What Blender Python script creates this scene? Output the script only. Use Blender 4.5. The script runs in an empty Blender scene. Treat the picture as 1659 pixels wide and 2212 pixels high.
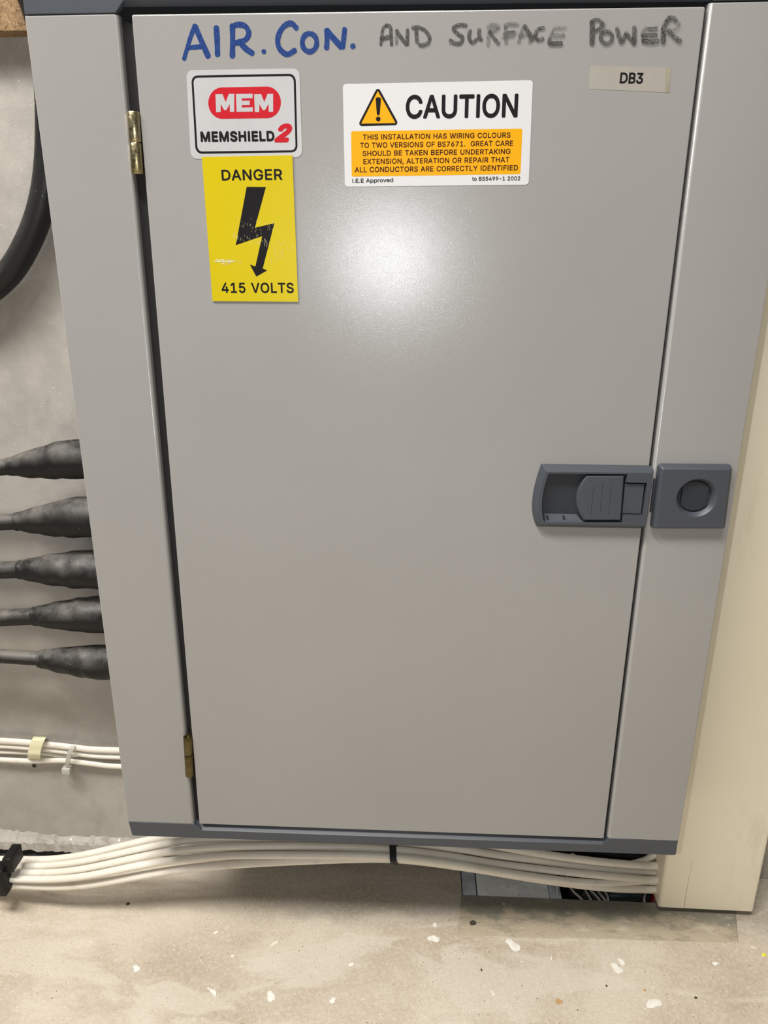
import bpy, bmesh, math, random
from mathutils import Vector, Matrix

# ------------------------------------------------------------------ camera
SC = bpy.context.scene
COL = SC.collection
FPX = 1661.0                       # focal length in pixels of the 1659 x 2212 frame
CAM = Vector((0.0, -0.565, 0.655))
RIGHT = Vector((0.9989936936916213, 0.044676183583414776, 0.003954565057225264))
DOWN = Vector((0.018310384896959984, -0.32576215428684757, -0.9452744303319005))
FWD = Vector((-0.040943006353906, 0.9443956043178063, -0.32625237589309736))
cd = bpy.data.cameras.new('camera')
cam = bpy.data.objects.new('camera', cd)
COL.objects.link(cam)
cam.matrix_world = Matrix(((RIGHT.x, -DOWN.x, -FWD.x, CAM.x), (RIGHT.y, -DOWN.y, -FWD.y, CAM.y),
                           (RIGHT.z, -DOWN.z, -FWD.z, CAM.z), (0, 0, 0, 1)))
cd.sensor_fit = 'VERTICAL'; cd.sensor_height = 24.0; cd.sensor_width = 18.0
cd.lens = 24.0 * FPX / 2212.0
cd.clip_start = 0.01; cd.clip_end = 50
SC.camera = cam

# ------------------------------------------------------------------ light
w = bpy.data.worlds.new('room_ambient'); SC.world = w; w.use_nodes = True
w.node_tree.nodes['Background'].inputs[0].default_value = (1.0, 0.96, 0.90, 1)
w.node_tree.nodes['Background'].inputs[1].default_value = 0.11
def lamp(name, kind, loc, energy, color, **k):
    d = bpy.data.lights.new(name, kind); d.energy = energy; d.color = color
    for a, v in k.items(): setattr(d, a, v)
    o = bpy.data.objects.new(name, d); COL.objects.link(o); o.location = loc
    return o
# fluorescent batten on the ceiling, behind and to the left of the photographer
tube_lamp = lamp('ceiling_light', 'AREA', (-0.42, -0.98, 2.6), 59, (1.0, 0.965, 0.895), shape='RECTANGLE', size=1.2, size_y=0.12)
tube_lamp.rotation_euler = (Vector((0, 0, .3)) - tube_lamp.location).to_track_quat('-Z', 'Y').to_euler()
side_fill = lamp('added_fill_light', 'AREA', (-0.92, -0.50, 1.62), 16, (1.0, 0.955, 0.91), shape='RECTANGLE', size=0.45, size_y=0.3)  # unseen fill light, added to brighten the upper left of the cabinet
side_fill.rotation_euler = (Vector((0, 0, .45)) - side_fill.location).to_track_quat('-Z', 'Y').to_euler()
# the phone's flash, a couple of centimetres beside its lens
flash = lamp('phone_flash', 'POINT', (-0.043, -0.563, 0.640), 3.9, (0.95, 0.97, 1.0), shadow_soft_size=0.0035)
SC.view_settings.view_transform = 'Standard'
SC.view_settings.look = 'None'
SC.view_settings.gamma = 1.0
SC.view_settings.use_curve_mapping = False
SC.view_settings.exposure = 0.0

# ------------------------------------------------------------------ helpers
def at(px, py, Y):
    """the point of the vertical plane y = Y seen at a pixel of the photograph"""
    d = RIGHT * ((px - 829.5) / FPX) + DOWN * ((py - 1106.0) / FPX) + FWD
    return CAM + d * ((Y - CAM.y) / d.y)
def onfloor(px, py, Z=0.0):
    d = RIGHT * ((px - 829.5) / FPX) + DOWN * ((py - 1106.0) / FPX) + FWD
    return CAM + d * ((Z - CAM.z) / d.z)

class MB:
    def __init__(s): s.v = []; s.f = []; s.m = []; s.uv = []; s.smooth = []
    def add(s, vs, fs, m=0, uv=None, smooth=False):
        b = len(s.v); s.v += [tuple(v) for v in vs]
        for i, f in enumerate(fs):
            s.f.append([b + j for j in f]); s.m.append(m); s.smooth.append(smooth)
            s.uv.append(uv[i] if uv else None)
    def box(s, x0, x1, y0, y1, z0, z1, m=0, bev=0.0, seg=2):
        bm = bmesh.new(); bmesh.ops.create_cube(bm, size=1)
        for v in bm.verts:
            v.co = Vector(((x0 + x1) / 2 + v.co.x * (x1 - x0), (y0 + y1) / 2 + v.co.y * (y1 - y0), (z0 + z1) / 2 + v.co.z * (z1 - z0)))
        if bev: bmesh.ops.bevel(bm, geom=bm.edges[:], offset=bev, segments=seg, profile=0.5, affect='EDGES')
        s.bm(bm, m, smooth=bool(bev)); return s
    def bm(s, bm, m=0, smooth=False):
        bm.verts.index_update()
        s.add([v.co for v in bm.verts], [[v.index for v in f.verts] for f in bm.faces], m, None, smooth); bm.free()
    def prism(s, pts, y0, y1, m=0):
        """outline pts (x, z) from depth y0 to y1"""
        n = len(pts)
        vs = [(x, y0, z) for x, z in pts] + [(x, y1, z) for x, z in pts]
        fs = [list(range(n)), list(range(2 * n - 1, n - 1, -1))] + [[i, i + n, (i + 1) % n + n, (i + 1) % n] for i in range(n)]
        s.add(vs, fs, m); return s
    def loft(s, rings, m=0, close=False, cap0=True, cap1=True, smooth=False):
        n = len(rings[0]); vs = [p for r in rings for p in r]; fs = []
        for k in range(len(rings) - 1):
            for i in range(n):
                j = (i + 1) % n
                fs.append([k * n + i, k * n + j, (k + 1) * n + j, (k + 1) * n + i])
        s.add(vs, fs, m, None, smooth)
        if cap0: s.add(rings[0], [list(range(n))], m)
        if cap1: s.add(rings[-1], [list(range(n))[::-1]], m)
        return s
    def flat(s, pts, y, m=0):
        s.add([(p[0], y, p[1]) for p in pts], [list(range(len(pts)))], m); return s
    def grow(s, c, r):
        return s

WL = {}
def link(name, mb, mats, parent=None, origin=None, bevel=0.0, normals_out=True):
    xs = [v[0] for v in mb.v]; ys = [v[1] for v in mb.v]; zs = [v[2] for v in mb.v]
    o3 = Vector(origin) if origin else Vector(((min(xs) + max(xs)) / 2, (min(ys) + max(ys)) / 2, min(zs)))
    me = bpy.data.meshes.new(name)
    me.from_pydata([(v[0] - o3.x, v[1] - o3.y, v[2] - o3.z) for v in mb.v], [], mb.f)
    for m in (mats if isinstance(mats, (list, tuple)) else [mats]): me.materials.append(m)
    for p, mi, sm in zip(me.polygons, mb.m, mb.smooth): p.material_index = mi; p.use_smooth = sm
    if any(u is not None for u in mb.uv):
        ul = me.uv_layers.new(name='UVMap')
        for p, u in zip(me.polygons, mb.uv):
            if u is not None:
                for li, c in zip(p.loop_indices, u): ul.data[li].uv = c
    me.validate()
    if normals_out:
        bm = bmesh.new(); bm.from_mesh(me); bmesh.ops.recalc_face_normals(bm, faces=bm.faces[:]); bm.to_mesh(me); bm.free()
    o = bpy.data.objects.new(name, me); COL.objects.link(o)
    if parent:
        o.parent = parent; o.location = o3 - WL[parent.name]
    else:
        o.location = o3
    WL[o.name] = o3
    if bevel:
        b = o.modifiers.new('edge_rounding', 'BEVEL'); b.width = bevel; b.segments = 3; b.limit_method = 'ANGLE'; b.angle_limit = math.radians(35)
        if hasattr(b, 'harden_normals'): b.harden_normals = False
        for p in me.polygons: p.use_smooth = True
        me.set_sharp_from_angle(angle=math.radians(35))
    return o
def empty(name, loc, label=None, cat=None, group=None):
    o = bpy.data.objects.new(name, None); COL.objects.link(o); o.location = loc; o.empty_display_size = 0.02
    WL[o.name] = Vector(loc); tag(o, label, cat, group); return o
def tag(o, label=None, cat=None, group=None, kind=None):
    if label: o['label'] = label
    if cat: o['category'] = cat
    if group: o['group'] = group
    if kind: o['kind'] = kind
    return o

def rrect(pts, r, n=6):
    """rounded polygon: corner points (x, z), one radius or one per corner"""
    out = []; N = len(pts); rr = r if isinstance(r, (list, tuple)) else [r] * N
    for i in range(N):
        p = Vector(pts[i]); a = Vector(pts[i - 1]); b = Vector(pts[(i + 1) % N]); ri = rr[i]
        if ri <= 0: out.append((p.x, p.y)); continue
        da = (a - p).normalized(); db = (b - p).normalized()
        half = da.angle(db) / 2; t = min(ri / math.tan(half), (a - p).length * .5, (b - p).length * .5); rad = t * math.tan(half)
        c = p + (da + db).normalized() * (rad / math.sin(half))
        s0 = p + da * t - c; s1 = p + db * t - c
        a0 = math.atan2(s0.y, s0.x); a1 = math.atan2(s1.y, s1.x); d = (a1 - a0 + math.pi) % (2 * math.pi) - math.pi
        for k in range(n + 1):
            q = a0 + d * k / n; out.append((c.x + rad * math.cos(q), c.y + rad * math.sin(q)))
    return out
def inset(pts, d):
    """offset a closed outline inwards"""
    n = len(pts); area = sum(pts[i - 1][0] * pts[i][1] - pts[i][0] * pts[i - 1][1] for i in range(n))
    sg = 1 if area > 0 else -1; out = []
    for i in range(n):
        p = Vector(pts[i]); e0 = (p - Vector(pts[i - 1])); e1 = (Vector(pts[(i + 1) % n]) - p)
        if e0.length < 1e-9: e0 = e1
        if e1.length < 1e-9: e1 = e0
        e0.normalize(); e1.normalize()
        n0 = Vector((-e0.y, e0.x)) * sg; n1 = Vector((-e1.y, e1.x)) * sg
        b = n0 + n1
        b = b / max(b.dot(n0), 0.4) if b.length > 1e-6 else n0
        q = p + b * d; out.append((q.x, q.y))
    return out

def catmull(P, k=8):
    P = [Vector(p) for p in P]; P = [P[0] * 2 - P[1]] + P + [P[-1] * 2 - P[-2]]; out = []
    for i in range(1, len(P) - 2):
        for j in range(k):
            t = j / k; a, b, c, d = P[i - 1], P[i], P[i + 1], P[i + 2]
            out.append(0.5 * ((2 * b) + (c - a) * t + (2 * a - 5 * b + 4 * c - d) * t * t + (3 * b - a - 3 * c + d) * t ** 3))
    out.append(P[-2]); return out
def tube(mb, pts, r, n=12, k=8, m=0, squash=1.0, wob=0.0, seed=0, caps=True):
    """swept tube; r a number or one radius per control point; squash flattens it towards the wall"""
    rad = r if isinstance(r, (list, tuple)) else [r] * len(pts)
    path = catmull(pts, k) if len(pts) > 2 else [Vector(pts[0]).lerp(Vector(pts[1]), j / k) for j in range(k + 1)]
    rr = [x[0] for x in catmull([(q, 0, 0) for q in rad], k)] if len(pts) > 2 else [rad[0] + (rad[1] - rad[0]) * j / k for j in range(k + 1)]
    rnd = random.Random(seed); up = Vector((0, -1, 0)); rings = []
    ph = [rnd.uniform(0, 6.28) for _ in range(6)]
    for i, p in enumerate(path):
        t = (path[min(i + 1, len(path) - 1)] - path[max(i - 1, 0)]).normalized()
        s_ = t.cross(up).normalized(); u_ = s_.cross(t).normalized(); ring = []
        for a in range(n):
            q = 2 * math.pi * a / n; R = rr[i]
            if wob: R *= 1 + wob * (math.sin(3 * q + ph[0] + i * .35) * math.sin(i * .5 + ph[1]) + .6 * math.sin(2 * q + ph[2] + i * .8))
            ring.append(p + s_ * (math.cos(q) * R) + u_ * (math.sin(q) * R * squash))
        rings.append(ring)
    mb.loft(rings, m, smooth=True, cap0=caps, cap1=caps); return mb

# ------------------------------------------------------------------ materials
def nodes(name):
    m = bpy.data.materials.new(name); m.use_nodes = True; nt = m.node_tree
    return m, nt, nt.nodes['Principled BSDF']
def plain(name, col, rough=0.5, metal=0.0, spec=0.5, bump=0.0, bscale=400.0, var=0.0, vscale=12.0, coat=0.0, bdist=0.0004, detail=2.0, trans=0.0):
    m, nt, b = nodes(name); L = nt.links
    b.inputs['Base Color'].default_value = (*col, 1); b.inputs['Roughness'].default_value = rough
    b.inputs['Metallic'].default_value = metal; b.inputs['Specular IOR Level'].default_value = spec
    if coat: b.inputs['Coat Weight'].default_value = coat; b.inputs['Coat Roughness'].default_value = 0.12
    if trans: b.inputs['Transmission Weight'].default_value = trans
    tc = nt.nodes.new('ShaderNodeTexCoord')
    g = nt.nodes.new('ShaderNodeNewGeometry')
    if var:
        n = nt.nodes.new('ShaderNodeTexNoise'); n.inputs['Scale'].default_value = vscale; n.inputs['Detail'].default_value = 5
        L.new(g.outputs['Position'], n.inputs['Vector'])
        r = nt.nodes.new('ShaderNodeMapRange'); r.inputs[1].default_value = .3; r.inputs[2].default_value = .7
        r.inputs[3].default_value = 1 - var; r.inputs[4].default_value = 1 + var; L.new(n.outputs[0], r.inputs[0])
        mx = nt.nodes.new('ShaderNodeVectorMath'); mx.operation = 'SCALE'; mx.inputs[0].default_value = col
        L.new(r.outputs[0], mx.inputs['Scale']); L.new(mx.outputs[0], b.inputs['Base Color'])
    if bump:
        n = nt.nodes.new('ShaderNodeTexNoise'); n.inputs['Scale'].default_value = bscale; n.inputs['Detail'].default_value = detail
        L.new(g.outputs['Position'], n.inputs['Vector'])
        bp = nt.nodes.new('ShaderNodeBump'); bp.inputs['Strength'].default_value = bump; bp.inputs['Distance'].default_value = bdist
        L.new(n.outputs[0], bp.inputs['Height']); L.new(bp.outputs[0], b.inputs['Normal'])
    return m

class NT:
    """small node-building shorthand"""
    def __init__(s, name): s.m, s.nt, s.b = nodes(name); s.g = s.nt.nodes.new('ShaderNodeNewGeometry'); s.pos = s.g.outputs['Position']
    def n(s, t, **k):
        x = s.nt.nodes.new(t)
        for a, v in k.items(): setattr(x, a, v)
        return x
    def l(s, a, b): s.nt.links.new(a, b)
    def map(s, scale=(1, 1, 1), loc=(0, 0, 0), src=None):
        x = s.n('ShaderNodeMapping'); x.inputs['Scale'].default_value = scale; x.inputs['Location'].default_value = loc
        s.l(src or s.pos, x.inputs[0]); return x.outputs[0]
    def noise(s, scale, detail=4, rough=.55, vec=None, dist=0.0):
        x = s.n('ShaderNodeTexNoise'); x.inputs['Scale'].default_value = scale; x.inputs['Detail'].default_value = detail
        x.inputs['Roughness'].default_value = rough; x.inputs['Distortion'].default_value = dist
        s.l(vec or s.pos, x.inputs['Vector']); return x.outputs[0]
    def rng(s, v, a, b, c=0.0, d=1.0, smooth=False):
        x = s.n('ShaderNodeMapRange'); x.inputs[1].default_value = a; x.inputs[2].default_value = b; x.inputs[3].default_value = c; x.inputs[4].default_value = d
        if smooth: x.interpolation_type = 'SMOOTHSTEP'
        s.l(v, x.inputs[0]); return x.outputs[0]
    def mul(s, a, b, op='MULTIPLY'):
        x = s.n('ShaderNodeMath', operation=op)
        for i, q in enumerate((a, b)):
            if isinstance(q, (int, float)): x.inputs[i].default_value = q
            else: s.l(q, x.inputs[i])
        return x.outputs[0]
    def mix(s, f, a, b):
        x = s.n('ShaderNodeMix', data_type='RGBA')
        if isinstance(f, (int, float)): x.inputs[0].default_value = f
        else: s.l(f, x.inputs[0])
        for i, q in ((6, a), (7, b)):
            if isinstance(q, tuple): x.inputs[i].default_value = (*q, 1)
            else: s.l(q, x.inputs[i])
        return x.outputs[2]
    def specks(s, scale, size, keep, vec=None, feature='F1', rnd=1.0):
        """mask of separate dots: voronoi distance < size, for a share KEEP of the cells"""
        x = s.n('ShaderNodeTexVoronoi'); x.inputs['Scale'].default_value = scale; x.inputs['Randomness'].default_value = rnd
        s.l(vec or s.pos, x.inputs['Vector'])
        sep = s.n('ShaderNodeSeparateColor'); s.l(x.outputs['Color'], sep.inputs[0])
        k = s.mul(sep.outputs[0], keep, 'LESS_THAN')
        sz = s.rng(sep.outputs[1], 0, 1, size * .35, size)
        dd = s.mul(x.outputs['Distance'], sz, 'LESS_THAN')
        return s.mul(k, dd)
    def bump(s, h, strength=1.0, dist=0.001, prev=None):
        x = s.n('ShaderNodeBump'); x.inputs['Strength'].default_value = strength; x.inputs['Distance'].default_value = dist
        s.l(h, x.inputs['Height'])
        if prev: s.l(prev, x.inputs['Normal'])
        return x.outputs[0]
    def out(s, col=None, rough=None, normal=None, alpha=None, spec=None):
        for k, v in (('Base Color', col), ('Roughness', rough), ('Normal', normal), ('Alpha', alpha), ('Specular IOR Level', spec)):
            if v is None: continue
            if isinstance(v, (int, float)): s.b.inputs[k].default_value = v
            elif isinstance(v, tuple): s.b.inputs[k].default_value = (*v, 1)
            else: s.l(v, s.b.inputs[k])
        return s.m

def powder_coat():
    t = NT('light_grey_powder_coat')
    dust = t.rng(t.noise(7, 3), .3, .7, 0, 1)
    col = t.mix(dust, (.290, .285, .278), (.305, .300, .293))
    col = t.mix(t.specks(60, .035, .06), col, (.12, .11, .10))
    fine = t.noise(1900, 2, .5)
    return t.out(col, 0.215, t.bump(fine, .46, .00013), spec=.62)
M_GREY = powder_coat()
M_GREY_IN = plain('grey_paint_inside', (.30, .30, .29), .6)
M_SLATE = plain('slate_grey_plastic', (.052, .060, .074), .42, bump=.25, bscale=1500, bdist=.0001, var=.05)
M_SLATE_DK = plain('slate_grey_plastic_shaded', (.020, .025, .034), .5)  # darker copy of the slate, deeper shade of the recesses put into the colour
M_GAP = plain('dark_grey_inner_frame', (.022, .021, .021), .7, spec=.2)
M_VOID = plain('gap_shade_black', (.012, .013, .014), .8)  # near-black colour standing in for the shade inside gaps and notches
def brass():
    t = NT('yellow_passivated_steel')
    n = t.rng(t.noise(60, 3), .35, .65)
    col = t.mix(n, (.36, .30, .16), (.46, .40, .26))
    t.b.inputs['Metallic'].default_value = 1.0
    return t.out(col, t.rng(t.noise(500, 4), .3, .7, .22, .42), t.bump(t.noise(700, 4), .5, .0003))
M_BRASS = brass()
M_PIN = plain('steel_pin', (.75, .70, .60), .3, metal=1.0)
M_WHITE = plain('white_vinyl', (.60, .605, .62), .45, spec=.3, var=.01)
M_SILVER = plain('silver_white_foil', (.47, .47, .485), .38, metal=.1, bump=.5, bscale=1800, bdist=.00015, var=.04, vscale=30)
M_BLACK = plain('black_print', (.008, .007, .008), .55, spec=.15)
M_BROWNBLK = plain('dark_print_on_yellow', (.045, .008, .006), .6, spec=.15)
M_RED = plain('red_print', (.46, .008, .018), .5, spec=.2)
M_YELLOW = plain('yellow_plastic', (.535, .425, .001), .36, spec=.3, var=.02)
M_AMBER = plain('amber_print', (.72, .345, .001), .5, spec=.2)
M_SCRATCH = plain('white_scratches', (.66, .60, .36), .6)
M_TAPE = plain('aged_label_tape', (.335, .318, .285), .35, var=.03, vscale=80)
M_TAPE_EDGE = plain('yellowed_tape_glue', (.30, .28, .21), .4, var=.12, vscale=200)
def marker(name, c0, c1, lo, hi, a0, a1, sc=1.0):
    t = NT(name); uv = t.n('ShaderNodeUVMap', uv_map='UVMap').outputs[0]
    v = t.map((3.2 * sc, .9, 1), src=uv)
    s1 = t.noise(2.2, 4, .6, vec=v, dist=.3)
    s2 = t.noise(60, 3, .6)
    f = t.rng(s1, lo, hi); t.b.inputs['Roughness'].default_value = .4
    al = t.rng(t.mul(t.mul(s1, .8), t.mul(s2, .2), 'ADD'), lo, hi, a0, a1)
    return t.out(t.mix(f, c0, c1), .4, alpha=al)
M_BLUE = marker('blue_marker_ink', (.010, .072, .27), (.001, .015, .135), .35, .6, .72, 1.0)
M_INK_D = marker('worn_black_marker_ink', (.11, .105, .10), (.018, .017, .017), .42, .60, .38, .97)
M_INK_L = marker('faded_black_marker_ink', (.17, .165, .16), (.06, .058, .055), .40, .62, .10, .72)
M_CREAM = None
def cream():
    t = NT('cream_trunking_plastic')
    col = t.mix(t.rng(t.noise(5, 4), .3, .7), (.80, .735, .575), (.86, .795, .63))
    col = t.mix(t.specks(45, .045, .18), col, (.30, .22, .13))
    col = t.mix(t.mul(t.rng(t.noise(25, 5, .7, vec=t.map((1, 1, .25))), .58, .8), .35), col, (.40, .33, .24))
    return t.out(col, .42, t.bump(t.noise(300, 2), .15, .0002))
M_CREAM = cream()
M_CRACK = plain('hairline_crack', (.20, .15, .09), .8)
def wallmat():
    t = NT('grey_painted_concrete')
    big = t.rng(t.noise(5.5, 5, .6), .35, .65)
    col = t.mix(big, (.335, .315, .287), (.42, .395, .36))
    sm = t.rng(t.noise(34, 5, .65), .42, .72)
    col = t.mix(t.mul(sm, .45), col, (.52, .49, .45))
    smear = t.rng(t.noise(16, 4, .6, vec=t.map((1, 1, .45), (3, 0, 1))), .60, .68)
    col = t.mix(t.mul(smear, .35), col, (.26, .235, .205))
    col = t.mix(t.specks(190, .085, .22), col, (.78, .76, .70))
    col = t.mix(t.specks(330, .16, .10), col, (.70, .68, .62))
    col = t.mix(t.specks(420, .16, .05), col, (.16, .15, .13))
    h = t.mul(t.mul(t.noise(60, 5), .7), t.mul(t.noise(420, 4), .3), 'ADD')
    return t.out(col, .55, t.bump(h, .35, .0012))
M_WALL = wallmat()
def floormat():
    t = NT('stained_concrete_screed')
    warp = t.noise(9, 3, .5)
    big = t.rng(t.noise(7.5, 6, .6, dist=.4), .38, .62)
    col = t.mix(big, (.44, .37, .285), (.60, .535, .44))
    # swept cream slurry with soft edges
    sl = t.rng(t.noise(10, 4, .55, vec=t.map((.55, 1.6, 1), (2.3, .4, 0)), dist=.8), .50, .57, smooth=True)
    col = t.mix(t.mul(sl, .55), col, (.66, .61, .52))
    st = t.rng(t.noise(13, 5, .65, vec=t.map((.7, 1.8, 1), (7.1, 3.4, 0)), dist=.3), .54, .64, smooth=True)
    col = t.mix(t.mul(st, .28), col, (.40, .325, .235))
    col = t.mix(t.mul(t.rng(t.noise(620, 3, .7), .42, .68, 0, .5), t.rng(t.noise(6, 2), .4, .6, .25, 1)), col, (.40, .31, .215))
    sx = t.n('ShaderNodeSeparateXYZ'); t.l(t.pos, sx.inputs[0])     # stain along the wall foot that also paints in the cabinet's shade
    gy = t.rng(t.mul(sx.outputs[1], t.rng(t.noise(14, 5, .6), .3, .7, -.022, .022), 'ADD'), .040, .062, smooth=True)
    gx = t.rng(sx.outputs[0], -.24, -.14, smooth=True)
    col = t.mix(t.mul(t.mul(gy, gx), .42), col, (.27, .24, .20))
    col = t.mix(t.rng(t.noise(240, 4, .75), .46, .62, 0, .42), col, (.66, .60, .50))
    col = t.mix(t.mul(t.specks(560, .36, .22, t.map((1, 1.3, 1), (9, 2, 1))), .5), col, (.70, .62, .49))
    wp = t.rng(t.noise(38, 3, .5, vec=t.map((1, 1.3, 1), (1.7, 5.2, 0)), dist=.5), .705, .73, smooth=True)
    col = t.mix(t.mul(wp, .8), col, (.86, .84, .78))
    col = t.mix(t.mul(t.specks(75, .085, .22, t.map((1, 1.2, 1))), .75), col, (.27, .20, .13))
    col = t.mix(t.mul(t.specks(260, .17, .3), .7), col, (.33, .24, .15))
    col = t.mix(t.specks(300, .17, .10, t.map((1, 1, 1), (3, 3, 3))), col, (.93, .88, .74))
    col = t.mix(t.specks(420, .2, .14, t.map((1, 1, 1), (6, 1, 3))), col, (.60, .36, .22))
    h = t.mul(t.mul(t.noise(90, 5), .6), t.mul(t.noise(700, 4), .4), 'ADD')
    return t.out(col, .62, t.bump(h, .55, .0012))
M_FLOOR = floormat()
def dirtycement(name, a, b, c):
    t = NT(name)
    col = t.mix(t.rng(t.noise(22, 6, .65), .36, .64), a, b)
    col = t.mix(t.mul(t.rng(t.noise(60, 5, .7, vec=t.map((.6, 1.5, 1.5))), .52, .66), .6), col, c)
    col = t.mix(t.specks(110, .15, .16), col, (.80, .76, .66))
    col = t.mix(t.specks(260, .2, .2), col, (.13, .11, .085))
    return t.out(col, .75, t.bump(t.noise(150, 6), .6, .0018))
def strip_cement():
    t = NT('dirty_cement_strip')
    sx = t.n('ShaderNodeSeparateXYZ'); t.l(t.pos, sx.inputs[0])
    edge = t.mul(sx.outputs[1], t.rng(t.noise(26, 5, .6), .3, .7, -.016, .016), 'ADD')   # grime lies along the pit, sand towards the room
    col = t.mix(t.rng(edge, .052, .066, smooth=True), (.43, .365, .27), (.25, .235, .185))
    col = t.mix(t.mul(t.rng(t.noise(70, 5, .7, vec=t.map((.5, 1.5, 1.5))), .50, .66), .55), col, (.17, .16, .125))
    col = t.mix(t.mul(t.rng(t.noise(34, 4, .6, vec=t.map((.7, 1.5, 1), (4, 2, 0))), .58, .66), .5), col, (.60, .55, .45))
    col = t.mix(t.specks(110, .13, .16), col, (.80, .76, .66)); col = t.mix(t.specks(260, .16, .14), col, (.16, .13, .10))
    return t.out(col, .75, t.bump(t.noise(150, 6), .6, .0018))
M_DIRTY = strip_cement()
M_MORTAR = dirtycement('rough_mortar', (.34, .315, .285), (.45, .42, .38), (.25, .23, .20))
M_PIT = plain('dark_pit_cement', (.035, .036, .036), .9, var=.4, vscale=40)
M_GALV = dirtycement('dusty_galvanised_steel', (.62, .64, .64), (.90, .90, .87), (.44, .46, .47))
M_GALV_DK = plain('dusty_dark_steel', (.50, .53, .56), .6, var=.25, vscale=60)
def pvc(name, a, b):
    t = NT(name)
    col = t.mix(t.rng(t.noise(18, 4), .35, .65), a, b)
    col = t.mix(t.mul(t.rng(t.noise(60, 5, .7), .56, .75), .4), col, (.45, .38, .29))
    return t.out(col, .45, t.bump(t.noise(260, 2), .12, .0003))
M_PVC = pvc('white_cable_sheath', (.76, .71, .61), (.83, .79, .71))
M_PVC2 = pvc('pale_grey_cable_sheath', (.60, .55, .49), (.68, .63, .56))
M_CLIP = plain('cream_nail_clip', (.80, .76, .52), .35)
M_TIE = plain('translucent_nylon', (.66, .65, .58), .3, trans=.35)
M_BLKPL = plain('black_nylon', (.006, .006, .006), .5, spec=.3)
def rubber(name, base, dust, lo, hi, rough=.5):
    t = NT(name)
    up = t.n('ShaderNodeSeparateXYZ'); t.l(t.g.outputs['Normal'], up.inputs[0])
    d = t.rng(t.noise(30, 5, .65), lo, hi)
    d2 = t.mul(d, t.rng(up.outputs[2], .0, .85))         # dust has settled on the upper side
    col = t.mix(d2, base, dust)
    col = t.mix(t.specks(420, .13, .05), col, (.4, .38, .34))
    return t.out(col, rough, t.bump(t.noise(120, 4), .25, .0008), spec=.3)
M_RUBBER = rubber('black_cable_rubber', (.014, .014, .015), (.10, .096, .085), .40, .72, .42)
M_SHROUD = rubber('dusty_black_pvc_shroud', (.006, .006, .007), (.15, .142, .128), .36, .62, .50)
M_SHEATH = rubber('dusty_black_cable_sheath', (.010, .010, .010), (.17, .16, .142), .30, .60, .5)
def chip():
    t = NT('chipboard')
    x = t.n('ShaderNodeTexVoronoi'); x.inputs['Scale'].default_value = 620
    w_ = t.n('ShaderNodeVectorMath', operation='ADD'); t.l(t.map((.8, 1, 1)), w_.inputs[0])
    nn = t.n('ShaderNodeTexNoise'); nn.inputs['Scale'].default_value = 170; nn.inputs['Detail'].default_value = 2; t.l(t.pos, nn.inputs['Vector'])
    sc = t.n('ShaderNodeVectorMath', operation='SCALE'); sc.inputs['Scale'].default_value = .012; t.l(nn.outputs['Color'], sc.inputs[0]); t.l(sc.outputs[0], w_.inputs[1])
    t.l(w_.outputs[0], x.inputs['Vector'])
    sep = t.n('ShaderNodeSeparateColor'); t.l(x.outputs['Color'], sep.inputs[0])
    col = t.mix(sep.outputs[0], (.20, .115, .048), (.35, .225, .11))
    col = t.mix(t.rng(sep.outputs[1], .75, .95), col, (.14, .075, .028))
    col = t.mix(t.specks(500, .25, .2), col, (.14, .07, .02))
    return t.out(col, .7, t.bump(x.outputs['Distance'], .35, .0005))
M_CHIP = chip()
M_REDW = plain('red_cable', (.25, .012, .015), .4)
M_YDOT = plain('bright_yellow_plastic', (.80, .78, .02), .4)
M_PEB = plain('dark_grit_stone', (.060, .046, .034), .8, var=.3, vscale=300, bump=.6, bscale=900)
M_FLAKE = plain('white_plaster_flake', (.76, .73, .66), .8, bump=.6, bscale=500, var=.12, vscale=200)
M_TAN = plain('tan_grit', (.50, .30, .13), .8, var=.2, vscale=200)

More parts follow.
